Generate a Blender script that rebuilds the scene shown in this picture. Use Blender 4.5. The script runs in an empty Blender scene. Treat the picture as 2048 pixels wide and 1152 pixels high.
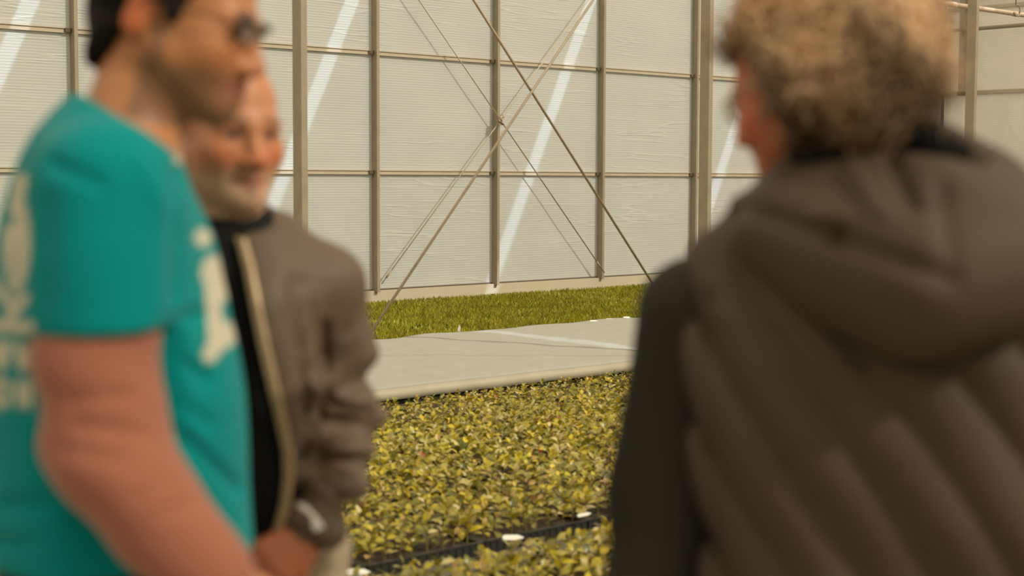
import bpy, math, random
import numpy as np
from mathutils import Vector, Matrix

scene = bpy.context.scene
# ------------------------------------------------------------------ camera
F = 3000.0          # focal length in pixels of the 2048 x 1152 frame
H = 1.55
TH = math.atan(3356 / F)
PITCH = math.atan((576 - 357) / F)
ROLL = 0.004
FW = np.array([math.cos(TH), math.sin(TH), 0.0])
RT = np.array([math.sin(TH), -math.cos(TH), 0.0])
UP = np.array([0, 0, 1.0])
F2 = FW * math.cos(PITCH) - UP * math.sin(PITCH)
U2 = UP * math.cos(PITCH) + FW * math.sin(PITCH)
cam = bpy.data.cameras.new('camera')
cam.sensor_width = 36.0
cam.lens = F / 2048 * 36.0
cam.clip_start = 0.05
cam.clip_end = 400
cam.dof.use_dof = True
cam.dof.focus_distance = 15.0
cam.dof.aperture_fstop = 2.4
co = bpy.data.objects.new('camera', cam)
scene.collection.objects.link(co)
cr, sr = math.cos(ROLL), math.sin(ROLL)
RX = RT * cr + U2 * sr
UX = U2 * cr - RT * sr
co.matrix_world = Matrix(((RX[0], UX[0], -F2[0], 0), (RX[1], UX[1], -F2[1], 0), (RX[2], UX[2], -F2[2], H), (0, 0, 0, 1)))
scene.camera = co
# ------------------------------------------------------------------ light
world = bpy.data.worlds.new('sky'); scene.world = world
world.use_nodes = True
bg = world.node_tree.nodes['Background']
bg.inputs[0].default_value = (1.0, 0.95, 0.85, 1)
bg.inputs[1].default_value = 1.05
sun_l = bpy.data.lights.new('sun', 'SUN'); sun_l.energy = 4.4; sun_l.angle = math.radians(0.7); sun_l.color = (0.97, 1.0, 1.0)
sun = bpy.data.objects.new('sun', sun_l); scene.collection.objects.link(sun)
SUN = Vector((-0.40, 1.0, -0.85)).normalized()
sun.rotation_euler = SUN.to_track_quat('-Z', 'Y').to_euler()
sun.location = (5, -8, 12)
scene.view_settings.view_transform = 'Standard'
scene.view_settings.look = 'None'
scene.view_settings.gamma = 1.0
scene.view_settings.use_curve_mapping = False
scene.view_settings.exposure = 0.0
scene.cycles.max_bounces = 10
scene.cycles.diffuse_bounces = 5
scene.cycles.transparent_max_bounces = 8
scene.cycles.sample_clamp_indirect = 6.0

rng = np.random.default_rng(7)
random.seed(7)
C = scene.collection

# ------------------------------------------------------------------ helpers
def ray(x, y):
    a, b = (x - 1024) / F, -(y - 576) / F
    return F2 + RX * a + UX * b
def on_y(x, y, Y):
    d = ray(x, y); return d * (Y / d[1]) + np.array([0, 0, H])
def on_x(x, y, X):
    d = ray(x, y); return d * (X / d[0]) + np.array([0, 0, H])
def on_z(x, y, Z):
    d = ray(x, y); return d * ((Z - H) / d[2]) + np.array([0, 0, H])

def tag(o, label=None, cat=None, group=None, kind=None):
    if label: o['label'] = label
    if cat: o['category'] = cat
    if group: o['group'] = group
    if kind: o['kind'] = kind
    return o
def empty(name, loc=(0, 0, 0), rz=0.0):
    o = bpy.data.objects.new(name, None); o.empty_display_size = 0.1
    o.location = loc; o.rotation_euler = (0, 0, rz); C.objects.link(o); return o
def link(name, me, mat, parent=None):
    o = bpy.data.objects.new(name, me); C.objects.link(o)
    if mat is not None and len(me.materials) == 0: me.materials.append(mat)
    if parent is not None: o.parent = parent
    return o
class MB:
    """collects simple solids into one mesh"""
    def __init__(s): s.v = []; s.f = []
    def add(s, vs, fs):
        n = len(s.v); s.v += [tuple(map(float, v)) for v in vs]; s.f += [tuple(i + n for i in f) for f in fs]; return s
    def box(s, a, b, bev=0.0):
        (x0, y0, z0), (x1, y1, z1) = a, b
        return s.add([(x0, y0, z0), (x1, y0, z0), (x1, y1, z0), (x0, y1, z0), (x0, y0, z1), (x1, y0, z1), (x1, y1, z1), (x0, y1, z1)],
                     [(0, 3, 2, 1), (4, 5, 6, 7), (0, 1, 5, 4), (1, 2, 6, 5), (2, 3, 7, 6), (3, 0, 4, 7)])
    def tube(s, pts, r, n=8):
        P = [np.array(p, float) for p in pts]; rs = r if hasattr(r, '__len__') else [r] * len(P)
        vs = []; fs = []
        for i, p in enumerate(P):
            t = P[min(i + 1, len(P) - 1)] - P[max(i - 1, 0)]; t /= np.linalg.norm(t) + 1e-9
            a = np.cross(t, [0, 0, 1.0] if abs(t[2]) < .9 else [1.0, 0, 0]); a /= np.linalg.norm(a); b = np.cross(t, a)
            for k in range(n):
                q = 2 * math.pi * k / n; vs.append(p + rs[i] * (a * math.cos(q) + b * math.sin(q)))
        for i in range(len(P) - 1):
            for k in range(n):
                fs.append((i * n + k, i * n + (k + 1) % n, (i + 1) * n + (k + 1) % n, (i + 1) * n + k))
        fs.append(tuple(range(n))[::-1]); fs.append(tuple((len(P) - 1) * n + k for k in range(n)))
        return s.add(vs, fs)
    def mesh(s, name, smooth=False):
        me = bpy.data.meshes.new(name); me.from_pydata(s.v, [], s.f); me.update()
        if smooth: me.polygons.foreach_set('use_smooth', np.ones(len(me.polygons), bool))
        return me
    def build(s, name, mat, parent=None, smooth=False):
        return link(name, s.mesh(name, smooth), mat, parent)
def fast_mesh(name, v, q, smooth=True, col=None, n=4):
    v = np.asarray(v, np.float32); q = np.asarray(q, np.int32)
    me = bpy.data.meshes.new(name)
    me.vertices.add(len(v)); me.vertices.foreach_set('co', v.ravel())
    me.loops.add(q.size); me.loops.foreach_set('vertex_index', q.ravel())
    me.polygons.add(len(q)); me.polygons.foreach_set('loop_start', np.arange(len(q), dtype=np.int32) * n)
    me.polygons.foreach_set('loop_total', np.full(len(q), n, np.int32))
    if smooth: me.polygons.foreach_set('use_smooth', np.ones(len(q), bool))
    me.update(calc_edges=True)
    if col is not None:
        at = me.color_attributes.new('Col', 'FLOAT_COLOR', 'POINT')
        c4 = np.ones((len(v), 4), np.float32); c4[:, :3] = col; at.data.foreach_set('color', c4.ravel())
    return me

# ------------------------------------------------------------------ materials
def mat_base(name):
    m = bpy.data.materials.new(name); m.use_nodes = True
    nt = m.node_tree; return m, nt, nt.nodes['Principled BSDF']
def N(nt, t, **kw):
    n = nt.nodes.new(t)
    for k, v in kw.items(): setattr(n, k, v)
    return n
def plain(name, col, rough=0.6, metal=0.0, noise=0.15, scale=20.0, bump=0.0, spec=0.5, bscale=None, sheen=0.0):
    m, nt, p = mat_base(name)
    p.inputs['Roughness'].default_value = rough; p.inputs['Metallic'].default_value = metal
    p.inputs['Specular IOR Level'].default_value = spec
    if sheen: p.inputs['Sheen Weight'].default_value = sheen
    tc = N(nt, 'ShaderNodeTexCoord')
    nz = N(nt, 'ShaderNodeTexNoise'); nz.inputs['Scale'].default_value = scale; nz.inputs['Detail'].default_value = 4
    nt.links.new(tc.outputs['Object'], nz.inputs['Vector'])
    mx = N(nt, 'ShaderNodeMix', data_type='RGBA')
    mx.inputs['A'].default_value = (*[c * (1 - noise) for c in col], 1); mx.inputs['B'].default_value = (*[min(1, c * (1 + noise)) for c in col], 1)
    nt.links.new(nz.outputs['Fac'], mx.inputs['Factor']); nt.links.new(mx.outputs['Result'], p.inputs['Base Color'])
    if bump:
        nb = N(nt, 'ShaderNodeTexNoise'); nb.inputs['Scale'].default_value = bscale or scale * 3; nb.inputs['Detail'].default_value = 3
        nt.links.new(tc.outputs['Object'], nb.inputs['Vector'])
        b = N(nt, 'ShaderNodeBump'); b.inputs['Strength'].default_value = bump; b.inputs['Distance'].default_value = 0.01
        nt.links.new(nb.outputs['Fac'], b.inputs['Height']); nt.links.new(b.outputs['Normal'], p.inputs['Normal'])
    return m
def vcol(name, rough=0.6, spec=0.5, bump=0.0, bscale=60, noise=0.12, nscale=30, transl=0.0, sheen=0.0):
    m, nt, p = mat_base(name)
    p.inputs['Roughness'].default_value = rough; p.inputs['Specular IOR Level'].default_value = spec
    if sheen: p.inputs['Sheen Weight'].default_value = sheen
    at = N(nt, 'ShaderNodeAttribute'); at.attribute_name = 'Col'
    tc = N(nt, 'ShaderNodeTexCoord')
    nz = N(nt, 'ShaderNodeTexNoise'); nz.inputs['Scale'].default_value = nscale; nt.links.new(tc.outputs['Object'], nz.inputs['Vector'])
    mr = N(nt, 'ShaderNodeMapRange'); mr.inputs['To Min'].default_value = 1 - noise; mr.inputs['To Max'].default_value = 1 + noise
    nt.links.new(nz.outputs['Fac'], mr.inputs['Value'])
    vm = N(nt, 'ShaderNodeVectorMath', operation='SCALE')
    nt.links.new(at.outputs['Color'], vm.inputs[0]); nt.links.new(mr.outputs['Result'], vm.inputs['Scale'])
    nt.links.new(vm.outputs['Vector'], p.inputs['Base Color'])
    if bump:
        nb = N(nt, 'ShaderNodeTexNoise'); nb.inputs['Scale'].default_value = bscale; nt.links.new(tc.outputs['Object'], nb.inputs['Vector'])
        b = N(nt, 'ShaderNodeBump'); b.inputs['Strength'].default_value = bump; b.inputs['Distance'].default_value = 0.01
        nt.links.new(nb.outputs['Fac'], b.inputs['Height']); nt.links.new(b.outputs['Normal'], p.inputs['Normal'])
    if transl:
        tr = N(nt, 'ShaderNodeBsdfTranslucent'); nt.links.new(vm.outputs['Vector'], tr.inputs['Color'])
        ms = N(nt, 'ShaderNodeMixShader'); ms.inputs[0].default_value = transl
        out = nt.nodes['Material Output']
        nt.links.new(p.outputs[0], ms.inputs[1]); nt.links.new(tr.outputs[0], ms.inputs[2]); nt.links.new(ms.outputs[0], out.inputs['Surface'])
    return m

def panel_material(name, col, ribscale, axis_vec):
    """twin-wall polycarbonate behind wrinkled film: horizontal ribs, creases, lets daylight through"""
    m, nt, p = mat_base(name)
    p.inputs['Roughness'].default_value = 0.45; p.inputs['Specular IOR Level'].default_value = 0.25
    g = N(nt, 'ShaderNodeNewGeometry'); sep = N(nt, 'ShaderNodeSeparateXYZ'); nt.links.new(g.outputs['Position'], sep.inputs[0])
    # ribs
    mul = N(nt, 'ShaderNodeMath', operation='MULTIPLY'); mul.inputs[1].default_value = ribscale
    nt.links.new(sep.outputs['Z'], mul.inputs[0])
    sn = N(nt, 'ShaderNodeMath', operation='SINE'); nt.links.new(mul.outputs[0], sn.inputs[0])
    # creases: thin lines where stretched noise passes a level
    mp = N(nt, 'ShaderNodeMapping'); mp.inputs['Scale'].default_value = axis_vec
    nt.links.new(g.outputs['Position'], mp.inputs['Vector'])
    nz = N(nt, 'ShaderNodeTexNoise'); nz.inputs['Scale'].default_value = 1.0; nz.inputs['Detail'].default_value = 2.5; nz.inputs['Distortion'].default_value = 0.6
    nt.links.new(mp.outputs['Vector'], nz.inputs['Vector'])
    s5 = N(nt, 'ShaderNodeMath', operation='SUBTRACT'); s5.inputs[1].default_value = 0.5; nt.links.new(nz.outputs['Fac'], s5.inputs[0])
    ab = N(nt, 'ShaderNodeMath', operation='ABSOLUTE'); nt.links.new(s5.outputs[0], ab.inputs[0])
    cr_ = N(nt, 'ShaderNodeMapRange'); cr_.inputs['From Min'].default_value = 0.0; cr_.inputs['From Max'].default_value = 0.03
    cr_.inputs['To Min'].default_value = 1.0; cr_.inputs['To Max'].default_value = 0.0
    nt.links.new(ab.outputs[0], cr_.inputs['Value'])
    # patches where the film is wrinkled
    n2 = N(nt, 'ShaderNodeTexNoise'); n2.inputs['Scale'].default_value = 0.9; nt.links.new(g.outputs['Position'], n2.inputs['Vector'])
    pm = N(nt, 'ShaderNodeMapRange'); pm.inputs['From Min'].default_value = 0.42; pm.inputs['From Max'].default_value = 0.58; nt.links.new(n2.outputs['Fac'], pm.inputs['Value'])
    cm = N(nt, 'ShaderNodeMath', operation='MULTIPLY'); nt.links.new(cr_.outputs['Result'], cm.inputs[0]); nt.links.new(pm.outputs['Result'], cm.inputs[1])
    b1 = N(nt, 'ShaderNodeBump'); b1.inputs['Strength'].default_value = 0.16; b1.inputs['Distance'].default_value = 0.006
    nt.links.new(sn.outputs[0], b1.inputs['Height'])
    b2 = N(nt, 'ShaderNodeBump'); b2.inputs['Strength'].default_value = 0.28; b2.inputs['Distance'].default_value = 0.02
    nt.links.new(cm.outputs[0], b2.inputs['Height']); nt.links.new(b1.outputs['Normal'], b2.inputs['Normal'])
    nt.links.new(b2.outputs['Normal'], p.inputs['Normal'])
    # colour: fine mottling, ribs, a little dirt
    n3 = N(nt, 'ShaderNodeTexNoise'); n3.inputs['Scale'].default_value = 2.2; n3.inputs['Detail'].default_value = 6; nt.links.new(g.outputs['Position'], n3.inputs['Vector'])
    m1 = N(nt, 'ShaderNodeMix', data_type='RGBA'); m1.inputs['A'].default_value = (*[c * 0.94 for c in col], 1); m1.inputs['B'].default_value = (*[c * 1.04 for c in col], 1)
    nt.links.new(n3.outputs['Fac'], m1.inputs['Factor'])
    rm = N(nt, 'ShaderNodeMapRange'); rm.inputs['From Min'].default_value = -1; rm.inputs['To Min'].default_value = 0.955; rm.inputs['To Max'].default_value = 1.02
    nt.links.new(sn.outputs[0], rm.inputs['Value'])
    ad = N(nt, 'ShaderNodeMath', operation='MULTIPLY_ADD'); ad.inputs[1].default_value = 0.05
    nt.links.new(cm.outputs[0], ad.inputs[0]); nt.links.new(rm.outputs['Result'], ad.inputs[2])
    sc = N(nt, 'ShaderNodeVectorMath', operation='SCALE'); nt.links.new(m1.outputs['Result'], sc.inputs[0]); nt.links.new(ad.outputs[0], sc.inputs['Scale'])
    nt.links.new(sc.outputs['Vector'], p.inputs['Base Color'])
    tr = N(nt, 'ShaderNodeBsdfTranslucent'); nt.links.new(sc.outputs['Vector'], tr.inputs['Color']); nt.links.new(b2.outputs['Normal'], tr.inputs['Normal'])
    ms = N(nt, 'ShaderNodeMixShader'); ms.inputs[0].default_value = 0.45
    out = nt.nodes['Material Output']
    nt.links.new(p.outputs[0], ms.inputs[1]); nt.links.new(tr.outputs[0], ms.inputs[2]); nt.links.new(ms.outputs[0], out.inputs['Surface'])
    return m

def screen_material():
    m, nt, p = mat_base('shade_fabric')
    p.inputs['Base Color'].default_value = (0.72, 0.66, 0.52, 1); p.inputs['Roughness'].default_value = 0.9
    tr = N(nt, 'ShaderNodeBsdfTranslucent'); tr.inputs['Color'].default_value = (0.86, 0.76, 0.58, 1)
    tp = N(nt, 'ShaderNodeBsdfTransparent'); tp.inputs['Color'].default_value = (1.0, 0.90, 0.72, 1)
    a = N(nt, 'ShaderNodeMixShader'); a.inputs[0].default_value = 0.75
    b = N(nt, 'ShaderNodeMixShader'); b.inputs[0].default_value = 0.56
    nt.links.new(p.outputs[0], a.inputs[1]); nt.links.new(tr.outputs[0], a.inputs[2])
    nt.links.new(a.outputs[0], b.inputs[1]); nt.links.new(tp.outputs[0], b.inputs[2])
    nt.links.new(b.outputs[0], nt.nodes['Material Output'].inputs['Surface'])
    return m

M = {}
M['panel'] = panel_material('twin_wall_panel', (0.710, 0.712, 0.685), 2 * math.pi / 0.030, (0.45, 0.45, 6.5))
M['panel_end'] = panel_material('twin_wall_panel_end', (0.88, 0.85, 0.78), 2 * math.pi / 0.036, (4.0, 4.0, 0.7))
M['screen'] = screen_material()
M['opaque'] = plain('fill_blocker', (0.16, 0.145, 0.12), 0.7, 0, 0.1, 2)  # dark opaque panels of the added walls, there to hold back fill light
M['alu'] = plain('weathered_aluminium', (0.32, 0.265, 0.185), 0.5, 0.1, 0.18, 6, 0.1)
M['galv'] = plain('galvanised_steel', (0.33, 0.275, 0.195), 0.5, 0.1, 0.22, 9, 0.1)
M['rail'] = plain('rail_aluminium', (0.48, 0.41, 0.30), 0.6, 0.0, 0.15, 5, 0.05)
M['rod'] = plain('steel_rod', (0.36, 0.29, 0.20), 0.45, 0.5, 0.2, 30)
M['dark'] = plain('dark_bracket', (0.10, 0.075, 0.05), 0.7, 0.1, 0.2, 30)
M['plinth'] = plain('precast_concrete', (0.50, 0.44, 0.325), 0.9, 0, 0.10, 3, 0.15)
M['floor'] = plain('ground_cover', (0.10, 0.085, 0.06), 0.95, 0, 0.25, 3, 0.3)
M['path'] = plain('concrete_path', (0.36, 0.32, 0.26), 0.9, 0, 0.15, 3, 0.2)
M['fleece'] = plain('white_fleece', (0.335, 0.33, 0.29), 0.9, 0, 0.06, 7, 0.4, bscale=22)
M['skirt'] = plain('tan_film', (0.38, 0.345, 0.25), 0.5, 0, 0.18, 5, 0.3, 0.5, 9)
M['tray'] = plain('black_plastic', (0.025, 0.024, 0.022), 0.4, 0, 0.2, 20)
M['soil'] = plain('peat', (0.045, 0.03, 0.018), 0.95, 0, 0.4, 40, 0.5)
M['tagm'] = plain('white_plastic_label', (0.82, 0.80, 0.74), 0.45, 0, 0.03, 20)
M['pipe'] = plain('painted_pipe', (0.62, 0.47, 0.33), 0.45, 0.0, 0.2, 10)
M['leaf'] = vcol('leaf', 0.34, 0.55, transl=0.25, noise=0.2, nscale=60)
M['grass'] = vcol('sprig', 0.5, 0.3, transl=0.3, noise=0.15, nscale=3)
M['stem'] = plain('plant_stem', (0.20, 0.15, 0.04), 0.6)

# ------------------------------------------------------------------ setting
YW = 14.68            # long side wall
YC = 7.85             # line of columns
XE = 23.17            # end wall
EAVE = 4.72
POST0, PS = 12.79, 1.925
LEV = [0.19, 1.62, 3.05, 4.48]
fl = MB().box((-40, -40, -0.3), (50, 40, 0.0)).build('floor', M['floor']); tag(fl, kind='structure')
pth = MB().box((-6, -1.5, 0.0), (6, 2.9, 0.006)).build('floor_path', M['path']); tag(pth, kind='structure')

def ripple_panel(a0, a1, z0, z1, mk, nx=10, nz=8, amp=0.004, seed=0):
    """a thin sheet with a slight belly; mk(a, off, z) -> xyz (off is measured into the room)"""
    r = np.random.default_rng(seed); ph = r.uniform(0, 6.28, 4)
    vs = []; fs = []
    for side in (0, 1):
        for j in range(nz + 1):
            for i in range(nx + 1):
                a = a0 + (a1 - a0) * i / nx; z = z0 + (z1 - z0) * j / nz
                e = math.sin(math.pi * i / nx) * math.sin(math.pi * j / nz)
                off = amp * e * (1.2 + math.sin(5 * i / nx + ph[0]) + math.sin(9 * j / nz + ph[1] + 2 * i / nx))
                vs.append(mk(a, off - 0.016 * side, z))
    n = (nx + 1) * (nz + 1)
    for j in range(nz):
        for i in range(nx):
            k = j * (nx + 1) + i; q = (k, k + 1, k + nx + 2, k + nx + 1)
            fs.append(q); fs.append(tuple(n + t for t in reversed(q)))
    mb = MB(); mb.add(vs, fs); return mb

# long side wall
wall = empty('wall_far', (0, 0, 0)); tag(wall, kind='structure')
ks = list(range(-13, 6))
xs = [POST0 + PS * k for k in ks]
edges = xs + [XE]
mkw = lambda a, off, z: (a, YW - off, z)
for i in range(len(edges) - 1):
    a0, a1 = edges[i] + 0.02, edges[i + 1] - (0.02 if i < len(edges) - 2 else 0.0)
    for j in range(len(LEV)):
        z0 = LEV[j] + (0.012 if j == 0 else 0.024); z1 = (LEV[j + 1] - 0.024) if j < 3 else EAVE
        ripple_panel(a0, a1, z0, z1, mkw, seed=i * 7 + j).build('panel', M['panel'], wall, True)
        if j > 0:
            MB().box((a0, YW - 0.035, LEV[j] - 0.028), (a1, YW + 0.02, LEV[j] + 0.024)).build('rail', M['rail'], wall)
            MB().box((a0, YW - 0.047, LEV[j] + 0.016), (a1, YW - 0.035, LEV[j] + 0.024)).build('rail_lip', M['rail'], wall)
            if a1 < 20:
                MB().box((a1 - 0.075, YW - 0.055, LEV[j] - 0.02), (a1 - 0.004, YW - 0.036, LEV[j] + 0.022)).build('bracket', M['dark'], wall)
    MB().box((a0, YW - 0.012, 0.178), (a1, YW + 0.012, 0.2)).build('seal_strip', M['dark'], wall)
for x in xs:
    mb = MB()
    mb.box((x - 0.020, YW - 0.105, 0.17), (x + 0.020, YW - 0.098, EAVE))       # inner flange
    mb.box((x - 0.020, YW - 0.0985, 0.17), (x - 0.013, YW + 0.02, EAVE))       # web
    mb.box((x + 0.013, YW - 0.0985, 0.17), (x + 0.020, YW + 0.02, EAVE))
    mb.build('post', M['alu'], wall)
pl = MB().box((-12, YW - 0.06, 0.0), (XE, YW + 0.15, 0.185)).build('baseboard_far', M['plinth']); tag(pl, kind='structure')
ev = MB().box((-12, YW - 0.12, EAVE), (XE + 0.1, YW + 0.1, EAVE + 0.14)).build('trim_1', M['galv']); tag(ev, kind='structure')

# end wall
wend = empty('wall_right', (0, 0, 0)); tag(wend, kind='structure')
ys = [YW - 0.06 - 2.2 * k for k in range(0, 13)]
mke = lambda a, off, z: (XE - off, a, z)
for i in range(len(ys) - 1):
    a0, a1 = ys[i + 1] + 0.004, ys[i] - 0.004
    for j in range(len(LEV)):
        z0 = LEV[j] + (0.012 if j == 0 else 0.02); z1 = (LEV[j + 1] - 0.02) if j < 3 else EAVE
        mb = ripple_panel(a0, a1, z0, z1, mke, seed=90 + i * 7 + j, amp=0.006)
        mb.build('panel', M['panel_end'], wend, True)
        if j > 0:
            MB().box((XE - 0.05, a0, LEV[j] - 0.03), (XE + 0.02, a1, LEV[j] + 0.03)).build('rail', M['rail'], wend)
MB().box((XE - 0.05, YW - 0.06, 0.18), (XE, YW - 0.02, EAVE)).build('corner_post', M['dark'], wend)
bl = MB().box((XE - 0.06, -11.9, 0.0), (XE + 0.15, YW - 0.06, 0.185)).build('baseboard_right', M['plinth']); tag(bl, kind='structure')
e2 = MB().box((XE - 0.12, -11.9, EAVE), (XE + 0.1, YW - 0.13, EAVE + 0.14)).build('trim_2', M['galv']); tag(e2, kind='structure')
# hanging bar and rod on the end wall
pt = on_x(1926, 100, XE - 0.12)
hb = empty('hanging_bar', (XE - 0.12, pt[1], 3.0)); tag(hb, 'short vertical metal bar hanging down to the rail of the end wall', 'bar')
MB().box((-0.05, -0.05, 0.06), (0.05, 0.05, EAVE - 3.0)).build('bar', M['galv'], hb)
MB().box((-0.07, -0.065, 0.0), (0.07, 0.05, 0.06)).build('end_cap', M['dark'], hb)
z1 = on_x(1884, 60, XE - 0.25)[2]; z2 = on_x(2048, 53, XE - 0.25)[2]
zr = (z1 + z2) / 2
rd = MB().tube([(XE - 0.25, YW - 0.1, zr), (XE - 0.25, 0.0, zr)], 0.032, 10).build('cross_tube', M['galv'], None, True)
tag(rd, 'thin horizontal tube across the end wall above its rail', 'tube')

# unseen walls added left and behind the camera, dark to cut fill light
wr_ = empty('wall_near', (0, 0, 0)); tag(wr_, kind='structure')
for i in range(10):
    x0 = -12 + i * (XE + 12) / 10; x1 = x0 + (XE + 12) / 10
    MB().box((x0 + 0.03, -12.02, 0.19), (x1 - 0.03, -12.0, EAVE)).build('panel', M['opaque'], wr_)
    MB().box((x0 - 0.03, -12.06, 0.0), (x0 + 0.03, -11.94, EAVE)).build('post', M['alu'], wr_)
wl_ = empty('wall_left', (0, 0, 0)); tag(wl_, kind='structure')
for i in range(8):
    y0_ = -11.9 + i * (YW + 11.8) / 8; y1_ = y0_ + (YW + 11.8) / 8
    MB().box((-12.02, y0_ + 0.03, 0.19), (-12.0, y1_ - 0.03, EAVE)).build('panel', M['opaque'], wl_)
    MB().box((-12.06, y0_ - 0.03, 0.0), (-11.94, y0_ + 0.03, EAVE)).build('post', M['alu'], wl_)
bn = MB().box((-12, -12.1, 0), (XE, -11.95, 0.185)).build('baseboard_near', M['plinth']); tag(bn, kind='structure')
bl2 = MB().box((-12.1, -11.9, 0), (-11.95, YW - 0.06, 0.185)).build('baseboard_left', M['plinth']); tag(bl2, kind='structure')

# shade screens under the roof, narrow gaps between them let the sun through
ceil = empty('ceiling', (0, 0, EAVE)); tag(ceil, kind='structure')
SP = 3.83; GAP = 0.20
SL0 = 12.68 + 0.47 * (EAVE + 0.16)
k0 = -7
for k in range(k0, 4):
    a0 = SL0 + SP * k + GAP / 2; a1 = SL0 + SP * (k + 1) - GAP / 2
    if a0 > 26: break
    mb = MB(); n = 24
    vs = []; fs = []
    for i in range(n + 1):
        y = -12 + (YW + 12.0) * i / n
        for s_, x in enumerate((a0, a0 + 0.02, (a0 + a1) / 2, a1 - 0.02, a1)):
            vs.append((x, y, 0.16 + (0.0 if s_ != 2 else -0.03)))
    for i in range(n):
        for s_ in range(4):
            q = i * 5 + s_; fs.append((q, q + 5, q + 6, q + 1))
    mb.add(vs, fs).build('screen_panel', M['screen'], ceil)

# columns
def column(x, label):
    e = empty('steel_column', (x, YC, 0)); tag(e, label, 'column', 'columns along the beds')
    mb = MB(); mb.box((-0.022, -0.048, 0.012), (0.022, 0.048, EAVE)); mb.build('shaft', M['galv'], e)
    MB().box((-0.07, -0.09, 0.0), (0.07, 0.09, 0.012)).build('base_plate', M['galv'], e)
    for s in (-1, 1):
        for t in (-1, 1):
            MB().tube([(s * 0.05, t * 0.07, 0.012), (s * 0.05, t * 0.07, 0.03)], 0.009, 6).build('bolt', M['dark'], e)
    return e
column(5.25, 'grey steel column rising beside the head of the man in the dark open jacket')
column(9.06, 'grey steel column paired with a wall post, just left of the curly-haired person')
column(12.90, 'grey steel column at the right, standing before the end wall')

# wind braces
def rod(p, q, r, label, grp, mat='rod'):
    p, q = np.array(p, float), np.array(q, float)
    e = empty('brace_rod', tuple(p)); tag(e, label, 'brace', grp)
    MB().tube([(0, 0, 0), tuple(q - p)], r, 8).build('rod', M[mat], e, True)
    d = (q - p) / np.linalg.norm(q - p)
    for b in (0.10, np.linalg.norm(q - p) - 0.22):
        MB().tube([tuple(d * b), tuple(d * (b + 0.12))], r * 1.7, 8).build('turnbuckle', M['galv'], e, True)
yb = YC - 0.055
rod((5.26, yb, 4.25), (9.04, yb, 0.05), 0.0095, 'nearer dark brace rod running down to the lower right', 'nearer braces')
rod((9.04, yb - 0.03, 4.35), (5.26, yb - 0.03, 0.03), 0.0095, 'nearer pale brace rod running down to the lower left', 'nearer braces', 'galv')
yw = YW - 0.145
cz = 2.29
rod((10.89, yw, 4.31), (14.70, yw, 0.26), 0.0075, 'thin dark brace rod on the wall from upper left to lower right', 'wall braces')
rod((14.70, yw + 0.017, 4.31), (10.89, yw + 0.017, 0.27), 0.0075, 'thin tan brace rod on the wall from upper right to lower left', 'wall braces', 'rail')
ck = empty('brace_clamp', (POST0, yw - 0.02, cz)); tag(ck, 'small wire clamp where the wall braces cross at the middle post', 'clamp')
MB().box((-0.06, -0.012, -0.06), (0.005, 0.012, 0.045)).build('plate', M['galv'], ck)
MB().tube([(-0.06, -0.016, -0.075), (-0.015, -0.02, 0.0), (-0.05, -0.016, 0.05), (0.0, -0.02, 0.085), (0.02, -0.016, 0.03)], 0.007, 6).build('wire_loop', M['pipe'], ck, True)
MB().tube([(-0.075, -0.016, -0.01), (0.015, -0.02, -0.05)], 0.007, 6).build('hook', M['dark'], ck, True)

# heating pipe under the eaves at the right
YP = 8.5
p1 = on_y(1838, 3, YP); p2 = on_y(2048, 27, YP)
zp = (p1[2] + p2[2]) / 2
PX0 = p1[0] - 0.25
hp = empty('overhead_pipe', (PX0, YP, zp)); tag(hp, 'rusty pinkish pipe hung overhead near the end wall', 'pipe')
MB().tube([(0, 0, 0), (XE - 0.06 - PX0, 0, 0)], 0.026, 12).build('pipe_run', M['pipe'], hp, True)
for px in (1905, 2032):
    u = on_y(px, 15, YP)[0] - PX0
    MB().tube([(u - 0.05, 0, 0), (u + 0.05, 0, 0)], 0.031, 12).build('coupling', M['pipe'], hp, True)
u = on_y(2028, 20, YP)[0] - PX0
MB().tube([(u + 0.06 * math.sin(t), -0.035, 0.03 - 0.06 * math.cos(t)) for t in np.linspace(-1.2, 3.6, 14)] + [(u, -0.035, EAVE - zp)], 0.008, 6).build('hanger', M['galv'], hp, True)

# ------------------------------------------------------------------ beds
def leaf_mesh_data(L=0.045, W=0.028, fold=0.25, droop=0.35):
    """8 points, 6 faces (quads padded) along +X"""
    xs_ = [0.0, 0.36, 0.72, 1.0]; ws = [0.04, 0.5, 0.40, 0.0]
    v = []
    for t, w in zip(xs_, ws):
        z = -droop * L * t * t
        if t == 1.0: v.append((L, 0, z)); continue
        v += [(t * L, -w * W, z + fold * w * W), (t * L, 0, z), (t * L, w * W, z + fold * w * W)]
    f = [(0, 3, 4, 1), (1, 4, 5, 2), (3, 6, 7, 4), (4, 7, 8, 5), (6, 9, 9, 7), (7, 9, 9, 8)]
    return np.array(v), f
LV, LF = leaf_mesh_data()
LT = []
for q in LF:
    if q[1] == q[2]: LT.append((q[0], q[1], q[3]))
    else: LT += [(q[0], q[1], q[2]), (q[0], q[2], q[3])]
LT = np.array(LT)
LCOL = np.array([(0.42, 0.34, 0.018), (0.30, 0.26, 0.018), (0.19, 0.18, 0.018), (0.56, 0.43, 0.02), (0.40, 0.34, 0.09), (0.10, 0.10, 0.015), (0.46, 0.30, 0.10), (0.58, 0.48, 0.22)])  # the pale tones put gloss highlights into the leaf colour
LPROB = np.array([0.23, 0.18, 0.13, 0.14, 0.11, 0.08, 0.05, 0.08])
def rotz(a):
    c, s = math.cos(a), math.sin(a); return np.array([[c, -s, 0], [s, c, 0], [0, 0, 1]])
def roty(a):
    c, s = math.cos(a), math.sin(a); return np.array([[c, 0, s], [0, 1, 0], [-s, 0, c]])
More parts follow.
